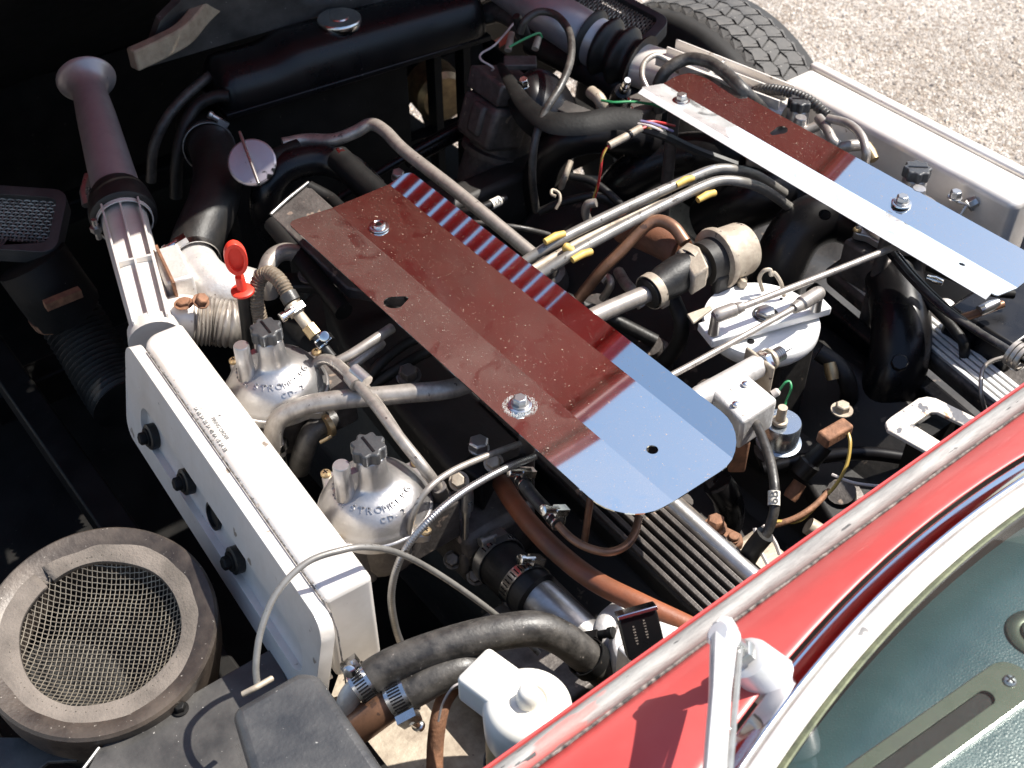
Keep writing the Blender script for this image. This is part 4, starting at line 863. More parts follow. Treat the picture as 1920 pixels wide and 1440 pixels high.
tb = tube('numbered_lead', [(840, 405, .72), (880, 395, .735), (918, 384, .74), (948, 372, .74)], 16, M['rubber'], n=12, label='plug lead with a white 1A sleeve behind the water pipe', cat='lead', group='plug leads')
def sleeve(par, pts, d, txt, size, view=None):
    P = [A(p) for p in pts]; o = build(G().tube(P, mm(d, P[0]) / 2, 16, caps=False), 'marker_sleeve', M['label'], par)
    ax = (P[-1] - P[0]).normalized(); mid = (P[0] + P[-1]) / 2; n_ = (CAM - mid); n_ = (n_ - ax * n_.dot(ax)).normalized(); up_ = n_.cross(ax)
    g = G(); text_on(g, txt, size, mid + n_ * (mm(d, P[0]) / 2 + .0002) - up_ * size * .33, ax, up_, .0002, 'CENTER'); build(g, 'marking', M['ink'], o, smooth=0)
sleeve(tb, [(920, 384, .74), (937, 376, .74)], 19, '1A', .010)
hk = build(G().tube(spl([(1042, 392, .74), (1050, 376, .75), (1048, 362, .757), (1036, 356, .76), (1034, 364, .758), (1042, 368, .757)], 6), .0022, 8), 'hooked_clip', M['tan'], label='tan metal hooked clip standing behind the parallel tubes', cat='clip')
tube('pale_strap', [(1052, 352, .72), (1060, 330, .745), (1070, 302, .76)], 12, M['tan'], n=8, label='narrow pale strap above the hooked clip', cat='strap')

# ================================================================ parallel vacuum tubes with yellow clips
ta = [(930, 528, .80), (985, 490, .815), (1050, 450, .830), (1150, 400, .835), (1230, 363, .835), (1300, 332, .835), (1340, 318, .832), (1376, 318, .826), (1420, 330, .80), (1470, 362, .75)]
tb_ = [(940, 568, .80), (1000, 524, .812), (1070, 478, .828), (1170, 423, .835), (1250, 382, .835), (1310, 353, .835), (1350, 339, .832), (1390, 341, .826), (1432, 355, .80), (1480, 388, .75)]
tube('vacuum_tube', ta, 20, M['tubes'], n=14, label='upper of the two parallel grey tubes held by yellow clips', cat='tube', group='parallel vacuum tubes')
tube('vacuum_tube', tb_, 20, M['tubes'], n=14, label='lower of the two parallel grey tubes held by yellow clips', cat='tube', group='parallel vacuum tubes')
tube('brown_tube', [(930, 545, .822), (1010, 498, .822), (1100, 446, .822), (1200, 397, .822), (1300, 361, .822)], 15, M['tan'], n=12, label='brown dusty tube between the two parallel grey tubes', cat='tube')
tube('thin_wire', [(1290, 332, .84), (1318, 320, .84), (1340, 311, .838)], 6, M['steel'], n=6, label='thin wire resting on the upper parallel tube', cat='wire')
for k, (c0, c1, lab) in enumerate((((1030, 443, .838), (1092, 484, .828), 'nearer yellow clip joining the parallel tubes'), ((1275, 338, .838), (1325, 372, .828), 'farther yellow clip joining the parallel tubes'))):
    t = thing('tube_clip', lab, 'clip', (A(c0) + A(c1)) / 2, 'yellow tube clips')
    a, b = A(c0), A(c1); d_ = (b - a).normalized(); tg = (A(ta[4]) - A(ta[3])).normalized(); s_u = d_.cross(tg).normalized(); L = (b - a).length
    for f_, nm in ((.12, 'upper_jaw'), (.94, 'lower_jaw')):
        c_ = a + d_ * L * f_; build(G().tube([c_ - tg * .013 + UP * .001, c_ + tg * .004 + UP * .0025, c_ + tg * .017], [.0042, .005, .0045], 10), nm, M['yellow'], t)
    build(G().lathe(a + d_ * L * .45, d_, [(0, .0048), (L * .05, .0062), (L * .13, .0050), (L * .21, .0062), (L * .28, .0050)], 14), 'bridge', M['yellow'], t)

# ================================================================ crossing air pipe, rubber coupling and diverter valve
tube('crossing_pipe', [(519, 850, .735), (512, 815, .765), (527, 782, .785), (575, 760, .795), (640, 749, .80), (760, 738, .80), (870, 722, .80), (1000, 655, .80), (1110, 595, .80), (1230, 543, .80)], 37, M['pipe'], n=20, label='long steel pipe passing under the near plate to the rubber coupling', cat='pipe')
build(G().lathe(at(517, 838, .742), V((0, .1, 1)), [(0, .0145), (.009, .0145)], 24).box(at(525, 855, .73), (.012, .006, .03)), 'pipe_clamp', M['bright'], label='bright clamp at the bent left end of the crossing pipe', cat='clamp')
r0, r1 = at(1212, 552, .80), at(1300, 497, .805)
rcp = turned('rubber_coupling', r0, r1, [(0, 48), (.02, 60), (.18, 62), (.24, 60), (.40, 70), (.70, 74), (.88, 70), (.93, 76), (1.0, 74)], M['rubber'], n=32, label='barrel-shaped black rubber coupling on the crossing pipe', cat='coupling')
rx = (r1 - r0).normalized(); rl = (r1 - r0).length
build(G().lathe(r0 + rx * rl * .05, rx, [(0, mm(33, r0)), (0, mm(35, r0)), (rl * .14, mm(35, r0)), (rl * .14, mm(33, r0))], 30, caps=False).box(at(1245, 565, .78), (.012, .008, .014)), 'clamp_band', M['tan'], rcp)
build(G().lathe(r0 + rx * rl * .90, rx, [(0, mm(37.5, r0)), (0, mm(39.5, r0)), (rl * .10, mm(39.5, r0)), (rl * .10, mm(37.5, r0))], 30, caps=False), 'clamp_band', M['tan'], rcp)
dv_ = thing('diverter_valve', 'dusty tan diverter valve canister at the end of the rubber coupling', 'valve', at(1350, 500, .74))
v0_, v1_ = at(1285, 508, .805), at(1400, 462, .80); vx_ = (v1_ - v0_).normalized(); vL = (v1_ - v0_).length; vs_ = mm(1, v0_) / 2
build(G().lathe(v0_, vx_, [(0, 60 * vs_), (vL * .25, 60 * vs_), (vL * .26, 84 * vs_), (vL * .48, 90 * vs_)], 32), 'body', M['block'], dv_)
build(G().lathe(v0_, vx_, [(vL * .46, 118 * vs_), (vL * .50, 122 * vs_), (vL * .54, 120 * vs_), (vL * .55, 108 * vs_), (vL * .90, 104 * vs_), (vL * .95, 98 * vs_), (vL * .97, 84 * vs_), (vL * .97, 0)], 44), 'canister', M['tan'], dv_, smooth=40)
vS = vx_.cross(UP).normalized(); vU = vS.cross(vx_)
for a in (20, 75, 130, 185, 240, 300):
    d_ = (vS * math.cos(R(a)) + vU * math.sin(R(a))); build(G().lathe(v0_ + vx_ * vL * .24 + d_ * 44 * vs_, vx_, [(0, 14 * vs_), (vL * .20, 15 * vs_), (vL * .23, 13 * vs_)], 16), 'stud', M['tan'], dv_)
build(G().prism([at(1270, 468, .825), at(1290, 452, .83), at(1312, 462, .83), at(1330, 500, .83), at(1300, 520, .82)], (0, 0, -.03)), 'lug_plate', M['tan'], dv_, bevel=.003)
build(G().box(at(1365, 535, .775), (.012, .05, .045), (vS, vx_, vU)), 'bracket_ear', M['block'], dv_, bevel=.004)
bolt(dv_, (1385, 525, .775), V((-.4, -.7, .3)), .0065, .02, 'tan', 1.5)
tube('pink_hose', [(1170, 428, .775), (1205, 440, .785), (1240, 455, .79), (1278, 475, .795)], 58, M['brownhose'], n=22, label='faded red-brown hose end joining the diverter valve', cat='hose')
tube('curved_pipe', [(1085, 560, .74), (1130, 505, .78), (1165, 470, .80), (1200, 432, .82), (1232, 414, .83), (1262, 425, .83), (1285, 455, .82)], 24, M['copper'], n=16, label='dark copper pipe bending over the red-brown hose', cat='pipe')

# ================================================================ throttle pedestal with its disc and rods
tp_ = thing('throttle_pedestal', 'white sunlit throttle disc with lever plate on a dark pedestal', 'throttle', V((.93, .70, .55)))
dc_ = at(1428, 597, .775); dR = mm(109, dc_); cu = V((dc_.x, dc_.y, 0))
build(G().lathe(dc_ - UP * .024, UP, [(0, dR * .90), (.006, dR * .96), (.012, dR), (.0225, dR), (.024, dR * .985), (.024, 0)], 64), 'disc', M['pale'], tp_)
build(G().lathe(dc_ - UP * .040, UP, [(0, dR * .75), (.016, dR * .88)], 48), 'under_rim', M['block'], tp_)
build(G().box(dc_ - UP * .13 + V((.02, -.02, 0)), (.06, .06, .20)), 'column', M['block'], tp_, bevel=.004)
la, lb = at(1322, 622, .792), at(1545, 560, .792); lx = (lb - la).normalized(); ly = UP.cross(lx)
build(G().box((la + lb) / 2 - UP * .006, ((lb - la).length, .036, .012), (lx, ly, UP)), 'lever_plate', M['pale'], tp_, bevel=.002)
g = G(); g.lathe((la + lb) / 2 + UP * .0005, UP, [(0, .0155), (.0012, .0155), (.0012, .013), (-.0005, .013)], 28, caps=False); build(g, 'pivot_ring', M['block'], tp_)
bolt(tp_, (la + lb) / 2, UP, .0115, .009, 'steel', 1.0)
for px, py in ((1408, 640), (1490, 595), (1465, 560)): build(G().lathe(at(px, py, .7755), UP, [(-.002, .0045 if px == 1408 else .002), (.0006, .0045 if px == 1408 else .002)], 12), 'pin', M['black'], tp_)
def rod(label, pts, d, sl, thread=None):
    t = tube('throttle_rod', pts, d, M['pipe'], n=12, label=label, cat='rod', group='throttle rods')
    a, b = A(sl[0]), A(sl[1]); ax = (b - a).normalized(); L = (b - a).length; s = mm(1, a) / 2
    build(G().lathe(a, ax, [(0, 20 * s), (.002, 24 * s), (L * .15, 28 * s), (L * .72, 28 * s), (L * .76, 20 * s), (L * .82, 24 * s), (L, 20 * s)], 20), 'ball_joint', M['pipe'], t)
    build(G().lathe(a + ax * L * .08 - UP * .026, UP, [(0, .007), (.016, .006), (.028, .006)], 14), 'ball_stud', M['steel'], t)
    return t
rod('throttle rod from the disc lever up under the far plate', [(1385, 578, .822), (1470, 545, .824), (1570, 506, .826), (1640, 478, .828), (1700, 455, .828)], 13, [(1338, 594, .820), (1392, 575, .822)])
rod('throttle rod from the disc lever down under the near plate', [(1490, 577, .822), (1400, 627, .824), (1300, 682, .826), (1225, 722, .826), (1160, 758, .82)], 13, [(1540, 546, .822), (1488, 579, .822)])
hb_ = G().tube(spl([(1430, 545, .78), (1424, 522, .80), (1432, 508, .812), (1444, 506, .813), (1446, 516, .808), (1452, 512, .81), (1464, 530, .80), (1470, 555, .78)], 6), .0026, 8)
build(hb_, 'spring_hook', M['tan'], label='small tan hook bracket standing behind the throttle disc', cat='hook')
build(G().prism([at(1288, 588, .795), at(1332, 572, .795), at(1336, 578, .795), at(1300, 605, .795)], (0, 0, -.004)), 'serrated_tab', M['tan'], bevel=.001, label='rough tan tab left of the throttle lever', cat='tab')
# solenoid housing and capsule
so_ = thing('kickdown_switch', 'bare metal switch box with two rivets beside the end of the near plate', 'switch', at(1395, 760, .72))
tpf = [at(1328, 728, .80), at(1392, 692, .80), at(1460, 748, .80), at(1393, 792, .80)]
build(G().prism(tpf, (0, 0, -.045)), 'box', M['aluw'], so_, bevel=.005, seg=3)
s0_, s1_ = at(1300, 752, .79), at(1432, 680, .79); sx_ = (s1_ - s0_).normalized(); sL = (s1_ - s0_).length; ss = mm(1, s0_) / 2
build(G().lathe(s0_, sx_, [(0, 40 * ss), (sL * .1, 46 * ss), (sL * .9, 46 * ss), (sL * .92, 36 * ss), (sL, 36 * ss)], 28), 'barrel', M['aluw'], so_)
nN = build(G().lathe(s1_ - sx_ * .004, sx_, [(0, 50 * ss), (.008, 50 * ss), (.010, 44 * ss)], 6), 'nut', M['bright'], so_, bevel=.0006)
build(G().lathe(s1_ + sx_ * .008, sx_, [(.0, 44 * ss), (.004, 44 * ss)], 24), 'washer', M['tan'], so_)
build(G().lathe(s1_ + sx_ * .012, sx_, [(i * .0015, (30 if i % 2 else 26) * ss) for i in range(12)] + [(.02, 8 * ss), (.032, 5 * ss)], 18), 'thread', M['steel'], so_)
for px, py in ((1397, 722), (1379, 760)): build(G().lathe(at(px, py, .8005), UP, [(0, .0042), (.003, .0042), (.004, .003), (.0042, .0005)], 14), 'rivet', M['bright'], so_)
build(G().box(at(1420, 700, .775), (.005, .045, .05), (sx_, sx_.cross(UP), UP)), 'bracket', M['tan'], so_, bevel=.002)
build(G().box(at(1375, 800, .73), (.02, .10, .05), (_r, _fh, UP)), 'mounting', M['rust'], so_, bevel=.003)
cpv = at(1468, 790, .74); cR_ = mm(36, cpv); M['zinc'] = S('blue zinc plate', (.42, .47, .52), (.33, .37, .42), .25, .9, 40)
cap2 = build(G().lathe(cpv - UP * .035, UP, [(0, cR_ * 1.2), (.003, cR_ * 1.2), (.004, cR_), (.033, cR_), (.035, cR_ * .95), (.035, 0)], 40), 'vacuum_capsule', M['zinc'], label='round blue-plated capsule below the switch box', cat='capsule')
build(G().lathe(at(1462, 792, .742), UP, [(0, .009), (.004, .009), (.005, .006), (.024, .0055)], 16), 'nipple', M['tan'], cap2)
turned('connector', (1448, 740, .76), (1462, 732, .765), [(0, 16), (.7, 16), (1, 8)], M['wwhite'], n=10, label='pale wire connector right of the switch box', cat='connector')
tube('green_wire', [(1460, 733, .765), (1472, 718, .775), (1481, 716, .776), (1483, 730, .77), (1474, 752, .75), (1468, 775, .74)], 5, M['wgreen'], n=6, label='green wire looping beside the blue-plated capsule', cat='wire')

# ================================================================ far cylinder bank and its clutter
rc2 = thing('cam_cover', 'finned cam cover of the far bank with a white-lit ribbed edge', 'cam cover', V((1.15, .62, .55)), 'finned cam covers')
e0, e1 = at(1700, 590, .70), at(1895, 748, .70); ex = (e1 - e0).normalized(); ey = V((-ex.y, ex.x, 0)); eL = (e1 - e0).length
if ey.x < 0: ey = -ey
en = V((-.35, 0, .94)); es = ex.cross(en).normalized()
if es.x < 0: es = -es
build(G().box((e0 + e1) / 2 + es * .02 - UP * .02, (eL + .28, .075, .035), (ex, es, en)), 'cover', M['alud'], rc2, bevel=.006, seg=3)
build(G().box((e0 + e1) / 2 - es * .02 - UP * .09, (eL + .28, .02, .15), (ex, es, en)), 'skirt', M['black'], rc2, bevel=.004)
for k in range(5): build(G().box((e0 + e1) / 2 + es * (-.014 + .0075 * k) + en * .0015 - UP * .001, (eL + .24, .0052, .010), (ex, es, en)), 'fin', M['pale'], rc2, bevel=.0008)
for t_ in (.12, .42, .8): build(G().lathe(e0 + ex * eL * t_ + es * .045 - UP * .005, en, [(-.01, .014), (.004, .013), (.008, .008), (.009, .0005)], 18), 'boss', M['aluw'], rc2)
br = thing('square_bracket', 'flaking white bracket with a square hole beside the cowl', 'bracket', at(1740, 800, .70))
bo = [at(1660, 792, .78), at(1672, 780, .78), at(1722, 746, .78), at(1738, 743, .78), at(1755, 746, .78), at(1835, 785, .78), at(1850, 792, .78), at(1760, 852, .78), at(1740, 848, .78), at(1664, 806, .78)]
bh = [at(1712, 795, .78), at(1745, 772, .78), at(1758, 772, .78), at(1815, 800, .78), at(1775, 830, .78), at(1765, 828, .78)]
M['flake'] = S('flaking cream paint', (.60, .56, .50), (.5, .44, .37), .6, 0, 40, bump=.3, bs=200, speck=[((.10, .10, .11), 42, .60), ((.45, .22, .12), 70, .68)])
build(G().holed(bo, [bh], (0, 0, -.005)), 'plate', M['flake'], br, smooth=30, bevel=.0012)
build(G().box(at(1740, 830, .735), (.06, .02, .06)), 'leg', M['blackm'], br)
lo2 = thing('far_loom', 'bundle of glossy black cables running back from the far plate', 'wiring', at(1800, 600, .78))
for k, (off, d_) in enumerate(((0, 15), (9, 11), (-8, 9))):
    tube('cable', [(1672 + off, 474, .80), (1715 + off, 525, .805), (1770 + off, 578, .81), (1830 + off * .6, 620, .815), (1880 + off * .4, 650, .82), (1925, 678 + off * .3, .82)], d_, M['black'] if k else M['hose'], lo2, n=10)
p = at(1905, 665, .82); dd = (at(1925, 678, .82) - at(1880, 650, .82)).normalized()
for k in range(3): build(G().lathe(p + dd * (.006 * k - .006), dd, [(0, .0125), (0, .0155), (.0045, .0155), (.0045, .0125)], 24, caps=False), 'clip_ring', M['pipe'], lo2)
tube('thin_pipe', [(1892, 668, .80), (1862, 676, .795), (1844, 690, .79), (1839, 716, .785), (1841, 745, .775), (1850, 775, .75)], 8, M['pipe'], n=8, label='thin grey pipe bending down by the far cam cover', cat='pipe')
tube('fuel_hose', [(1725, 550, .74), (1760, 585, .735), (1795, 625, .73), (1808, 650, .72), (1805, 690, .68)], 20, M['rubber'], n=12, label='black rubber hose behind the far cam cover fins', cat='hose')
tube('brown_lever', [(1790, 600, .76), (1830, 588, .77), (1880, 570, .775)], 16, M['copper'], n=10, label='brown lever arm under the tail of the far plate', cat='lever')
turned('lever_end', (1836, 583, .775), (1872, 566, .78), [(0, 20), (.6, 22), (1, 14)], M['steel'], n=14, label='bright clevis end of the brown lever', cat='clevis')
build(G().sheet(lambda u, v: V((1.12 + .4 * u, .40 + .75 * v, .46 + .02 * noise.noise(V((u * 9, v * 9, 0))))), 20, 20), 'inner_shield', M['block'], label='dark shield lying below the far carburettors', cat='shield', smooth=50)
build(G().box(at(1880, 610, .72), (.12, .10, .06)), 'relay_box', M['black'], bevel=.006, label='black relay box at the right edge under the far plate', cat='box')
tube('curved_pipe', [(1740, 500, .77), (1790, 520, .775), (1850, 545, .775), (1900, 552, .77)], 18, M['blackm'], n=12, label='dark curved pipe under the tail of the far plate', cat='pipe')
turned('bright_tip', (1768, 530, .775), (1738, 520, .775), [(0, 12), (.5, 16), (1, 10)], M['bright'], n=12, label='bright fitting on the dark curved pipe', cat='fitting')
# ribbed ring and hoses beside the far air box
rr_c = at(1500, 225, .80); rrp = [rr_c + V((math.cos(a) * .066, math.sin(a) * .10, .012 * math.cos(a))) for a in [R(-60 + 200 * i / 70) for i in range(71)]]
ribbed('ribbed_hose', [(1400, 178, .80), (1432, 168, .82), (1475, 172, .83), (1520, 190, .83), (1550, 216, .82)], 22, M['hose'], pitch=.0055, depth=.10, n=14, label='ribbed grey hose curving beside the far air box', cat='hose')
tube('big_black_hose', [(1238, 210, .78), (1232, 172, .81), (1248, 134, .84), (1288, 111, .855), (1330, 117, .86), (1366, 142, .858), (1396, 172, .85), (1420, 196, .825), (1440, 220, .79)], 24, M['hose'], n=18, label='thick black hose arching over the corner of the far plate', cat='hose')
tube('grey_cable', [(1213, 165, .835), (1204, 142, .845), (1208, 118, .85), (1228, 104, .85), (1250, 112, .845)], 11, M['pipe'], n=10, label='thin grey cable loop left of the arching hose', cat='cable')
ypp = thing('y_pipe', 'forked grey breather pipe between the far plate and air box', 'pipe', at(1575, 265, .76))
for pts, d_ in (([(1535, 222, .83), (1550, 240, .83), (1560, 262, .825), (1570, 272, .82)], 20), ([(1500, 250, .80), (1535, 235, .81)], 20), ([(1560, 282, .81), (1590, 274, .82), (1612, 272, .82)], 22), ([(1552, 222, .84), (1590, 232, .845), (1615, 255, .845), (1624, 285, .835), (1620, 315, .81)], 17)):
    tube('branch', pts, d_, M['pipe'], ypp, n=14)
turned('end_cap', (1622, 272, .82), (1640, 300, .81), [(0, 22), (.5, 24), (1, 18)], M['brass'], ypp, n=16)
lk = thing('choke_link', 'small steel choke linkage right of the far carburettor', 'linkage', at(1795, 390, .74))
bolt(lk, (1790, 372, .80), UP, .008, .012, 'steel', 1.2); bolt(lk, (1815, 385, .79), V((.5, -.5, .6)), .0075, .014, 'steel', 1.3)
build(G().tube([at(1795, 378, .80), at(1812, 384, .795), at(1798, 408, .78)], .003, 8), 'link', M['steel'], lk)

# ================================================================ near side: dipstick, elbow, corrugated and braided hoses
ds = thing('dipstick', 'bright red plastic dipstick handle standing in a black tube', 'dipstick', at(457, 640, .74))
h0 = at(455, 546, .845); h1_ = at(440, 475, .90); hd = (h1_ - h0).normalized(); hn = (CAM - h1_).normalized(); hn = (hn - hd * hn.dot(hd)).normalized(); hs = hd.cross(hn)
def loop(rx, ry, d, n=28): return [h0 + hd * ((h1_ - h0).length * .88) + hs * (rx * math.cos(2 * math.pi * i / n)) + hd * (ry * math.sin(2 * math.pi * i / n)) + hn * d for i in range(n)]
build(G().holed(loop(.0128, .0225, .0045), [loop(.0085, .0170, .0045)], -hn * .009), 'handle', M['redpl'], ds, bevel=.0025, seg=3)
build(G().prism(loop(.0095, .0180, -.0015), -hn * .002), 'web', M['redpl'], ds)
build(G().tube([h0, h0 + hd * .022], [.0062, .0056], 14), 'stem', M['redpl'], ds)
build(G().lathe(h0 - hd * .002, hd, [(0, .0125), (.0012, .0135), (.004, .0135), (.0055, .011)], 24), 'collar', M['redpl'], ds)
build(G().tube([h0 - hd * .002, at(462, 600, .80), at(468, 660, .75)], .0075, 14), 'tube', M['rubber'], ds)
el = tube('cast_elbow', [(358, 478, .765), (378, 515, .77), (410, 540, .765), (450, 545, .76), (490, 560, .75)], 84, M['aluw'], n=28, smooth=60, label='pale cast aluminium elbow under the thick top hose', cat='elbow', taper=lambda t: 1 + .18 * t)
clamp(el, (366, 490, .77), at(384, 520, .77) - at(362, 480, .765), mm(46, (366, 490, .77)), .014, (-.25, .5, 1), 'bright', False)
fl = thing('flap_box', 'square silver casting with rusty edge beside the white duct', 'casting', at(335, 545, .72))
build(G().box(at(330, 528, .775), (.036, .075, .06), (V((.98, -.2, 0)).normalized(), V((.2, .98, 0)).normalized(), UP)), 'casting', M['aluw'], fl, bevel=.004)
build(G().box(at(318, 530, .785), (.003, .085, .06), (V((.98, -.2, 0)).normalized(), V((.2, .98, 0)).normalized(), UP)), 'edge_strip', M['rust'], fl)
build(G().tube(spl([(320, 600, .765), (345, 595, .765), (370, 600, .76)], 5), mm(86, (345, 595, .765)) / 2, 26), 'spigot', M['airbox'], fl)
bolt(fl, (376, 566, .805), V((.3, -.5, .9)), .008, .010, 'rust', 1.3); bolt(fl, (345, 570, .80), UP, .008, .006, 'rust', 1.5)
ribbed('foil_hose', [(362, 603, .76), (400, 604, .755), (440, 608, .75), (480, 600, .74)], 92, M['pipe'], pitch=.0052, depth=.05, n=30, label='corrugated metal foil hose running from the near air box', cat='hose')
tube('water_elbow', [(505, 555, .76), (500, 515, .79), (510, 485, .80), (535, 472, .80), (565, 480, .785), (590, 500, .75)], 34, M['pipe'], n=18, label='grey bent water pipe above the braided hose', cat='pipe')
bh_ = ribbed('braided_hose', [(488, 600, .80), (480, 560, .83), (486, 525, .85), (504, 512, .86), (524, 526, .86), (540, 552, .85), (556, 578, .84)], 30, M['braid'], pitch=.004, depth=.08, n=16, label='brown braided hose looping beside the dipstick', cat='hose')
pb = spl([(530, 536, .858), (548, 566, .846), (565, 595, .832)]); build(G().tube(pb[4:9], mm(34, pb[4]) / 2, 16), 'tape_band', M['hose'], bh_)
fh = thing('fuel_fitting', 'brass fuel fitting and black hose with two slotted clips, under the near plate edge', 'fitting', at(590, 630, .78))
fa, fb = at(545, 572, .845), at(612, 655, .81); fx = (fb - fa).normalized(); fL = (fb - fa).length; fs_ = mm(1, fa) / 2
build(G().lathe(fa, fx, [(0, 30 * fs_), (fL * .2, 30 * fs_), (fL * .2, 22 * fs_), (fL * .5, 22 * fs_)], 18), 'barrel', M['tan'], fh)
build(G().lathe(fa + fx * fL * .48, fx, [(0, 30 * fs_), (fL * .22, 30 * fs_)], 6), 'hex_nut', M['brass'], fh, bevel=.0006)
build(G().tube([fa + fx * fL * .68, fb, fb + fx * .012], 17 * fs_, 16), 'hose_end', M['rubber'], fh)
clamp(fh, fa + fx * fL * .14, fx, 15.5 * fs_, .008, None, 'bright'); clamp(fh, fa + fx * fL * .86, fx, 18 * fs_, .010, (.6, .3, .7), 'bright')
# balance pipe with side branch
bp_ = thing('balance_pipe', 'thin forked steel pipe arching over the crossing pipe between the domes', 'pipe', at(690, 740, .76))
tube('main_run', [(588, 722, .755), (588, 695, .785), (600, 676, .80), (622, 676, .81), (652, 700, .815), (700, 755, .825), (745, 815, .825), (785, 865, .815), (812, 900, .795), (826, 925, .77)], 21, M['pipe'], bp_, n=16)
tube('branch', [(622, 684, .81), (660, 664, .815), (700, 638, .82), (735, 615, .82)], 20, M['pipe'], bp_, n=16)
tube('second_pipe', [(672, 705, .80), (710, 752, .808), (750, 812, .808), (780, 860, .80)], 11, M['pipe'], bp_, n=10)
turned('clip', (663, 693, .825), (688, 716, .822), [(0, 26), (1, 27)], M['alu'], bp_, n=18)
turned('ferrule', (655, 706, .82), (668, 722, .82), [(0, 26), (1, 26)], M['pipe'], bp_, n=16)
turned('socket', (822, 912, .785), (838, 985, .70), [(0, 30), (.2, 34), (.25, 28), (1, 26)], M['alud'], bp_, n=16)
turned('grey_sleeve', (655, 688, .79), (718, 640, .80), [(0, 18), (.5, 22), (.9, 24), (1, 18)], M['pipe'], n=14, label='frayed grey sleeve beside the forked pipe branch', cat='sleeve')
for k, (pts, d_, lab) in enumerate((([(690, 712, .74), (715, 680, .755), (760, 645, .76), (800, 630, .755)], 20, 'black lead passing under the near plate edge, upper of two'), ([(695, 725, .73), (740, 695, .745), (790, 665, .75), (830, 650, .74)], 22, 'black lead passing under the near plate edge, lower of two'))):
    tube('plug_lead', pts, d_, M['rubber'], n=12, label=lab, cat='lead', group='plug leads')
cas = thing('inlet_casting', 'dark inlet casting with hex bolts under the edge of the near plate', 'casting', V((.56, .86, .60)))
build(G().prism([at(600, 540, .70), at(680, 520, .70), at(1000, 840, .70), at(980, 930, .70), at(860, 900, .70), at(640, 640, .70)], (0, 0, -.10)), 'housing', M['block'], cas, bevel=.010, seg=3)
for (px, py, zz, mt) in ((580, 516, .775, 'alud'), (768, 706, .745, 'alud'), (586, 690, .745, 'alud'), (765, 706, .74, 'steel')):
    bolt(cas, (px, py, zz), V((-.2, -.2, 1)), .0105, .016, mt, 1.35)
build(G().box(at(560, 530, .755), (.09, .03, .012), (_r, _fh, UP)), 'flange', M['block'], cas, bevel=.003)
tube('return_hose', [(560, 880, .70), (572, 838, .735), (590, 805, .75), (628, 785, .75)], 42, M['hose'], n=18, label='black hose rising left of the rear carburettor', cat='hose')
build(G().lathe(at(610, 800, .755), at(628, 785, .75) - at(590, 805, .75), [(0, .014), (.006, .014)], 20).tube([at(600, 830, .76), at(622, 818, .765)], .002, 8), 'wire_clip', M['brass'], label='brass wire clip on the hose left of the rear carburettor', cat='clip')

# ================================================================ near cam cover and the pipes over it
cc_ = thing('cam_cover', 'ribbed dark cam cover of the near bank, running under the cowl edge', 'cam cover', V((.66, .60, .55)), 'finned cam covers')
f0, f1 = at(1010, 862, .70), at(1330, 1172, .70); fx2 = (f1 - f0).normalized(); fn2 = V((-.22, 0, .975)).normalized(); fs2 = fn2.cross(fx2).normalized()
if fs2.x < 0: fs2 = -fs2
fL2 = (f1 - f0).length + .16; fm_ = f0 + fx2 * (fL2 / 2 - .13)
build(G().box(fm_ + fs2 * .030 - fn2 * .030, (fL2, .064, .05), (fx2, fs2, fn2)), 'cover', M['block'], cc_, bevel=.004)
for k in range(6): build(G().box(fm_ + fs2 * (.004 + .0105 * k) - fn2 * .002, (fL2 - .02, .0055, .012), (fx2, fs2, fn2)), 'rib', M['alud'], cc_, bevel=.001)
build(G().box(fm_ + fx2 * (fL2 / 2 - .006) + fs2 * .030 - fn2 * .002, (.012, .064, .0115), (fx2, fs2, fn2)), 'end_bar', M['alud'], cc_, bevel=.0015)
build(G().tube([fm_ - fx2 * fL2 / 2 + fs2 * .072 - fn2 * .004, fm_ + fx2 * (fL2 / 2 - .015) + fs2 * .072 - fn2 * .004, fm_ + fx2 * fL2 / 2 + fs2 * .074 - fn2 * .012], .0105, 16), 'shoulder', M['alu'], cc_)
build(G().box(fm_ + fs2 * .086 - fn2 * .022, (fL2, .008, .012), (fx2, fs2, fn2)), 'gasket', M['felt'], cc_)
tube('fuel_pipe', [(1096, 1015, .735), (1100, 985, .76), (1108, 930, .79), (1116, 900, .80)], 14, M['copper'], n=12, label='straight brown pipe rising behind the U-shaped fuel pipe', cat='pipe')
tube('fuel_pipe', [(1046, 984, .79), (1072, 1010, .79), (1105, 1028, .79), (1142, 1035, .79), (1172, 1024, .79), (1190, 1000, .79), (1198, 970, .79)], 16, M['copper'], n=14, label='U-shaped brown fuel pipe hanging from the near plate end', cat='pipe')
hz = tube('fuel_hose', [(975, 896, .78), (995, 925, .785), (1020, 953, .788), (1046, 982, .79)], 26, M['hose'], n=16, label='short black hose with two bright clips leading to the U pipe', cat='hose')
clamp(hz, (982, 905, .782), A((1020, 953, .788)) - A((975, 896, .78)), mm(14, (982, 905, .78)), .010, (.5, .5, .8)); clamp(hz, (1042, 976, .79), A((1046, 982, .79)) - A((1020, 953, .788)), mm(14, (1042, 976, .79)), .010, (.5, .5, .8))
tube('brake_hose', [(940, 905, .73), (965, 945, .745), (1005, 995, .752), (1060, 1048, .755), (1120, 1092, .758), (1200, 1132, .76), (1285, 1172, .755), (1340, 1200, .75)], 40, M['orange'], n=22, label='long terracotta rubber hose slanting down to the cowl', cat='hose')
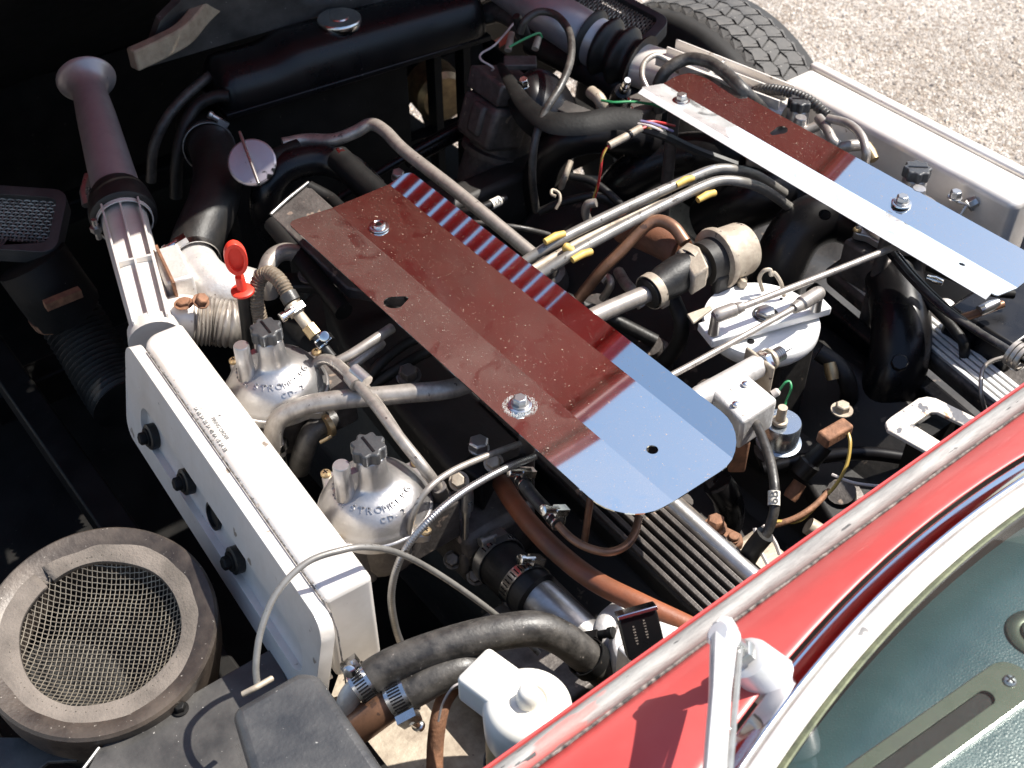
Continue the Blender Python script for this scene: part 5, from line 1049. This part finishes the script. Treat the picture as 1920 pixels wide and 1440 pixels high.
# linkages
ln = thing('vertical_link', 'grimy vertical linkage rod with sockets between two bowden cables', 'linkage', at(870, 1060, .64))
l0_, l1_ = at(874, 905, .76), at(872, 1075, .64)
turned('socket', (876, 915, .765), (874, 968, .73), [(0, 22), (.3, 26), (.75, 26), (.8, 18), (1, 16)], M['steel'], ln, n=18)
turned('rod', (874, 962, .735), (872, 1045, .665), [(0, 12), (1, 12)], M['steel'], ln, n=10)
turned('lower_socket', (872, 1035, .675), (872, 1072, .645), [(0, 16), (.3, 24), (.8, 26), (1, 18)], M['alud'], ln, n=16)
for px, py, zz in ((861, 903, .765), (926, 868, .77), (850, 1050, .655), (893, 1080, .645)): bolt(ln, (px, py, zz), V((-.4, -.4, .8)), .0085, .014, 'tan' if py < 1000 else 'alud', 1.3)
hbk = thing('black_bracket', 'dark bracket with a bright hex bolt near the corner of the near plate', 'bracket', at(890, 870, .72))
build(G().prism([at(858, 870, .755), at(900, 830, .755), at(935, 850, .755), at(905, 905, .755)], (0, 0, -.05)), 'bracket', M['blackm'], hbk, bevel=.004); bolt(hbk, (898, 842, .765), UP, .0115, .014, 'alu', 1.0)
build(G().box(at(905, 985, .66), (.10, .08, .08)), 'distributor_drive', M['alud'], bevel=.012, label='dirty casting behind the vertical linkage rod', cat='casting')
tube('bracket_pipe', [(940, 880, .765), (968, 868, .77), (985, 862, .77)], 24, M['black'], n=14, label='short black tube end under the corner of the near plate', cat='pipe')
# bowden cables
tube('throttle_cable', [(975, 832, .80), (910, 856, .81), (845, 885, .82), (800, 920, .82), (775, 965, .80), (766, 1010, .765), (766, 1040, .73)], 13, M['pipe'], n=10, label='smooth thin cable curving beside the rear carburettor', cat='cable', group='bowden cables')
ribbed('choke_cable', [(1003, 856, .80), (940, 882, .815), (865, 925, .825), (800, 980, .82), (752, 1045, .79), (734, 1110, .75), (740, 1170, .70), (755, 1215, .66)], 15, M['steel'], pitch=.0028, depth=.06, n=12, label='spiral-wound cable sweeping from the near plate to the big hose', cat='cable', group='bowden cables')
tube('heater_cable', [(483, 1290, .80), (480, 1245, .815), (490, 1180, .835), (520, 1110, .855), (575, 1055, .865), (640, 1032, .862), (690, 1026, .85), (750, 1038, .82), (820, 1075, .775), (900, 1130, .73), (960, 1178, .69), (1010, 1225, .66)], 13, M['tubes'], n=12, label='pale cable arching over the end of the near air box', cat='cable', group='bowden cables')
tube('black_box_clip', [(455, 1302, .80), (482, 1288, .805), (510, 1272, .80)], 12, M['tan'], n=8, label='tan cable clip at the edge of the black box', cat='clip')

# ================================================================ rear left corner: hoses, reservoir, boxes
rcpl = tube('coupling_hose', [(915, 1030, .66), (945, 1062, .67), (975, 1092, .675), (1005, 1118, .675)], 96, M['rubber'], n=28, label='fat black coupling hose with two worm clips in the shadow', cat='hose')
cx_ = at(1005, 1118, .675) - at(915, 1030, .66)
clamp(rcpl, (935, 1050, .668), cx_, mm(50, (935, 1050, .668)), .013, (.1, -.2, 1), 'steel'); clamp(rcpl, (985, 1100, .675), cx_, mm(50, (985, 1100, .675)), .014, (.5, .2, .8), 'bright')
tube('alloy_pipe', [(995, 1108, .672), (1040, 1145, .665), (1090, 1190, .65), (1130, 1230, .63)], 78, M['alu'], n=26, label='frosted alloy pipe leaving the fat coupling hose', cat='pipe')
bgh = tube('heater_hose', [(676, 1288, .765), (720, 1256, .775), (790, 1226, .785), (880, 1198, .79), (960, 1182, .79), (1010, 1180, .785), (1055, 1198, .77), (1095, 1228, .75), (1135, 1262, .72)], 68, M['hose'], n=26, label='largest dusty black heater hose bending across the bottom', cat='hose', group='heater hoses')
clamp(bgh, (684, 1282, .767), at(720, 1256, .775) - at(676, 1288, .765), mm(37, (684, 1282, .767)), .017, (-1, .8, .3), 'bright')
clamp(bgh, (1104, 1236, .745), at(1135, 1262, .72) - at(1095, 1228, .75), mm(37, (1104, 1236, .745)), .012, (.9, .3, -.4), 'blackm', False)
g = G(); P1 = at(1066, 1218, .765)
for i, ch in enumerate('DAYCO'): pass
tube('hose_spigot', [(690, 1278, .765), (664, 1296, .76), (652, 1322, .745), (652, 1370, .70)], 44, M['aluw'], n=18, label='pale metal spigot under the clipped end of the largest hose', cat='pipe')
h2_ = tube('heater_hose', [(735, 1316, .755), (780, 1292, .765), (830, 1265, .772), (875, 1254, .77), (905, 1268, .75), (915, 1300, .71)], 66, M['hose'], n=26, label='shorter heater hose hooking behind the white reservoir', cat='hose', group='heater hoses')
clamp(h2_, (752, 1306, .758), at(780, 1292, .765) - at(735, 1316, .755), mm(36, (752, 1306, .758)), .020, (.55, -1, .25), 'bright')
tube('copper_pipe', [(742, 1312, .754), (715, 1330, .748), (680, 1356, .735), (630, 1395, .71)], 66, M['copper'], n=24, label='wide copper pipe entering the shorter heater hose', cat='pipe')
tube('wrapped_cable', [(848, 1290, .74), (832, 1315, .74), (822, 1350, .73), (816, 1400, .71), (815, 1460, .69)], 32, M['rust'], n=14, label='brown taped cable hanging left of the reservoir', cat='cable')
tube('pale_wire', [(822, 1352, .745), (830, 1320, .765), (848, 1290, .785), (870, 1278, .79)], 5, M['wwhite'], n=6, label='pale wire curving onto the white reservoir', cat='wire')
build(G().prism([at(560, 1480, .60), at(640, 1250, .60), at(900, 1200, .60), at(1100, 1480, .60), at(800, 1660, .60)], (0, 0, -.01)), 'floor_plate', M['tan'], label='dusty tan floor plate under the heater hoses', cat='plate')
build(G().box(at(1000, 1230, .64), (.16, .14, .02)), 'shelf', M['alud'], bevel=.004, label='dirty grey shelf behind the white reservoir', cat='shelf')
rs = thing('fluid_reservoir', 'cream white plastic fluid reservoir with spouted cap beside the cowl', 'reservoir', at(985, 1380, .70))
rc_ = at(990, 1322, .835); rR = mm(86, rc_)
build(G().lathe(rc_ - UP * .045, UP, [(0, rR * .92), (.006, rR * .97), (.034, rR), (.044, rR * .96), (.050, rR * .84), (.053, rR * .62), (.0535, rR * .42), (.051, rR * .38), (.051, 0)], 48), 'cap', M['white'], rs, smooth=40)
build(G().lathe(rc_ + UP * .004, UP, [(0, rR * .26), (.010, rR * .26), (.0165, rR * .22), (.020, rR * .13), (.021, .0005)], 28), 'nipple', M['white'], rs)
q1, q2 = at(908, 1256, .84), rc_ + UP * 0; sxd = (V((q1.x, q1.y, 0)) - V((q2.x, q2.y, 0))).normalized(); sxn = UP.cross(sxd)
build(G().box(rc_ + sxd * rR * 1.0 - UP * .012, (rR * 1.25, rR * 1.12, .034), (sxd, sxn, UP)), 'spout', M['white'], rs, bevel=.005, seg=3)
build(G().lathe(rc_ - UP * .16, UP, [(0, rR * .85), (.004, rR * .95), (.10, rR * .95), (.112, rR * .8), (.118, rR * .78)], 40), 'bottle', M['amber'], rs)
build(G().lathe(rc_ - UP * .165, UP, [(0, rR * 1.02), (.07, rR * 1.02), (.07, rR * .98), (.0, rR * .98)], 40, caps=False), 'holder', M['panel'], rs)
kb = thing('valve_cap', 'small black square cap with a bright chrome top edge by the cowl lip', 'cap', at(1205, 1230, .78))
kc = at(1205, 1192, .845); kn = ((CAM - kc).normalized() + V((0, -.35, -.15))).normalized(); kx = _r * .96 + _up * .24; kx = (kx - kn * kx.dot(kn)).normalized(); ky = kn.cross(kx)
if ky.z < 0: ky = -ky
kp = [(kc + kx * a + ky * b) for a, b in rrect(-.0175, -.021, .0175, .021, [.005, .005, .007, .007], 5)]
kk = build(G().prism(kp, -kn * .012), 'cap', M['black'], kb, bevel=.0016)
build(G().box(kc + ky * .0215 - kn * .005, (.036, .004, .0165), (kx, ky, kn)), 'chrome_edge', M['chrome'], kb, bevel=.0008)
g = G()
for k, (s, dx, dy) in enumerate((('SMITHS', -.006, .004), ('PAT NO', -.008, -.010))): pass
g2 = G(); 
for r_i in range(2):
    for c_i in range(7): g2.box(kc + kx * (-.006 + .010 * r_i) + ky * (.010 - .0026 * c_i + .003 * r_i) + kn * .0002, (.0024 if c_i % 3 else .0016, .0010, .0004), (kx, ky, kn))
build(g2, 'moulded_lettering', M['felt'], kk, smooth=0, kind='stuff')
turned('stem', (1205, 1225, .82), (1212, 1248, .80), [(0, 22), (1, 26)], M['brass'], kb, n=14)
cst = tube('cast_housing', [(1172, 1140, .72), (1140, 1168, .735), (1135, 1200, .73), (1160, 1230, .72)], 46, M['aluw'], n=22, label='pitted cast alloy housing beside the square cap', cat='housing')
build(G().lathe(at(1225, 1205, .76), UP, [(-.06, .04), (-.01, .042), (0, .038), (.001, 0)], 30).box(at(1190, 1240, .77), (.03, .02, .05)), 'thermostat_flange', M['aluw'], label='pitted round flange under the square cap', cat='flange', bevel=.002)
# black box, panels at the lower left
bx = thing('fuse_box', 'large weathered black plastic box in the bottom left foreground', 'box', at(560, 1400, .74))
bp2 = [at(432, 1328, .835), at(558, 1256, .835), at(596, 1258, .835), at(735, 1460, .835), at(700, 1560, .835), at(500, 1560, .835)]
build(G().prism(bp2, (0, 0, -.13)), 'lid', M['plas'], bx, bevel=.010, seg=4)
build(G().prism([at(440, 1400, .70), at(560, 1300, .70), at(620, 1300, .70), at(760, 1480, .70), at(500, 1600, .70)], (0, 0, -.02)), 'base', M['blackm'], bx)
pn = thing('splash_panel', 'scuffed black sheet panel stretching from the black box past the round intake', 'panel', at(300, 1380, .60))
build(G().prism([at(186, 1402, .70), at(330, 1318, .70), at(505, 1218, .70), at(532, 1258, .70), at(545, 1300, .70), at(480, 1420, .70), at(420, 1560, .70), at(100, 1560, .70)], (0, 0, -.004)), 'sheet', M['panel'], pn, bevel=.001)
build(G().tube([at(186, 1402, .7005), at(150, 1450, .7005)], .0018, 8), 'folded_edge', M['steel'], pn)
bolt(pn, (338, 1330, .7005), UP, .006, .008, 'blackm', 1.4)
build(G().prism([at(-60, 1380, .66), at(130, 1385, .66), at(145, 1425, .66), at(90, 1428, .66), at(40, 1470, .66), at(-60, 1500, .66)], (0, 0, -.005)), 'mounting_flange', M['panel'], bevel=.001, label='notched black flange under the round intake at the corner', cat='flange')

# ================================================================ leads and small parts right of the near plate
l6 = tube('numbered_lead', [(1405, 770, .78), (1425, 810, .785), (1443, 860, .785), (1452, 910, .78), (1452, 955, .765), (1440, 995, .745), (1425, 1015, .735)], 19, M['hose'], n=14, label='plug lead with a white 6B sleeve curving down to its boot', cat='lead', group='plug leads')
sleeve(l6, [(1451, 948, .769), (1451.5, 921, .777)], 23, '6B', .0135)
tube('plug_boot', [(1435, 1002, .742), (1412, 1030, .72), (1392, 1065, .69)], 36, M['rubber'], n=16, label='black plug boot at the foot of the 6B lead', cat='boot')
rb2 = thing('rusty_clamp', 'rusty exhaust clamp with hex nut next to the ribbed cam cover', 'clamp', at(1355, 1010, .66))
build(G().prism([at(1318, 995, .70), at(1345, 978, .70), at(1392, 1000, .70), at(1395, 1018, .70), at(1360, 1030, .70)], (0, 0, -.012)), 'strap', M['rust'], rb2, bevel=.003); bolt(rb2, (1340, 990, .703), UP, .010, .016, 'rust', 1.3); bolt(rb2, (1375, 1010, .702), UP, .006, .006, 'rust', 1.2, n=14)
build(G().box(at(1410, 1060, .66), (.07, .06, .03)), 'rusty_block', M['tan'], bevel=.008, label='dusty tan lump between the cam cover end and the cowl', cat='block')
for k, (pts, lab) in enumerate((([(1415, 990, .73), (1420, 1020, .72), (1440, 1060, .71)], 'left of two thin pale wires by the plug boot'), ([(1430, 985, .73), (1452, 1015, .72), (1462, 1040, .71)], 'right of two thin pale wires by the plug boot'))): tube('thin_wire', pts, 8, M['wwhite'], n=6, label=lab, cat='wire')
eb = thing('elbow_boot', 'brown elbow plug boot with thin lead near the cowl', 'boot', at(1540, 850, .66))
turned('body', (1500, 890, .68), (1548, 835, .715), [(0, 40), (.4, 44), (.45, 34), (1, 30)], M['rubber'], eb, n=18)
build(G().box(at(1565, 812, .735), (.042, .018, .016), ((at(1590, 800, .735) - at(1545, 826, .735)).normalized(), UP.cross(at(1590, 800, .735) - at(1545, 826, .735)).normalized(), UP)), 'elbow', M['rust'], eb, bevel=.003)
tube('wire', [(1588, 805, .735), (1594, 830, .73), (1588, 870, .715), (1570, 905, .70), (1548, 930, .69), (1500, 975, .68), (1455, 978, .685)], 7, M['wyellow'], eb, n=7)
tube('junction_lead', [(1450, 985, .68), (1490, 972, .685), (1525, 950, .69), (1555, 920, .69)], 12, M['rust'], n=8, label='frayed dark lead crossing below the elbow boot', cat='lead')
bolt(None, (1578, 770, .70), UP, .009, .011, 'tan', 1.5, label='cream nut and washer below the hooked manifold pipe', cat='nut')
tube('thin_lead', [(1560, 890, .70), (1600, 905, .705), (1650, 912, .71)], 6, M['wwhite'], n=6, label='thin pale lead reaching towards the cowl', cat='lead')
bc = turned('brass_collar', (1555, 680, .70), (1562, 712, .685), [(0, 22), (.5, 26), (1, 22)], M['brass'], n=14, label='small brass collar behind the blue-plated capsule', cat='collar')
turned('rubber_bung', (1500, 905, .665), (1480, 935, .65), [(0, 26), (.7, 30), (1, 26)], M['rust'], n=14, label='brown rubber bung under the elbow boot', cat='bung')
turned('tan_plug', (1515, 985, .67), (1545, 1005, .66), [(0, 34), (.6, 36), (1, 14)], M['tan'], n=16, label='tan plug end beside the cowl lip', cat='plug')
for k, (px, py, zz) in enumerate(((1400, 860, .60), (1480, 850, .58), (1550, 780, .58))): pass
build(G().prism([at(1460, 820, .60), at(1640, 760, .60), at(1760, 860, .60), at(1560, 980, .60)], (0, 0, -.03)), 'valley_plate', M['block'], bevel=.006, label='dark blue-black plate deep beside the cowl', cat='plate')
tube('heater_tube', [(1430, 880, .62), (1520, 860, .63), (1620, 850, .64), (1720, 862, .64)], 26, M['black'], n=14, label='glossy dark tube running under the square bracket', cat='tube')
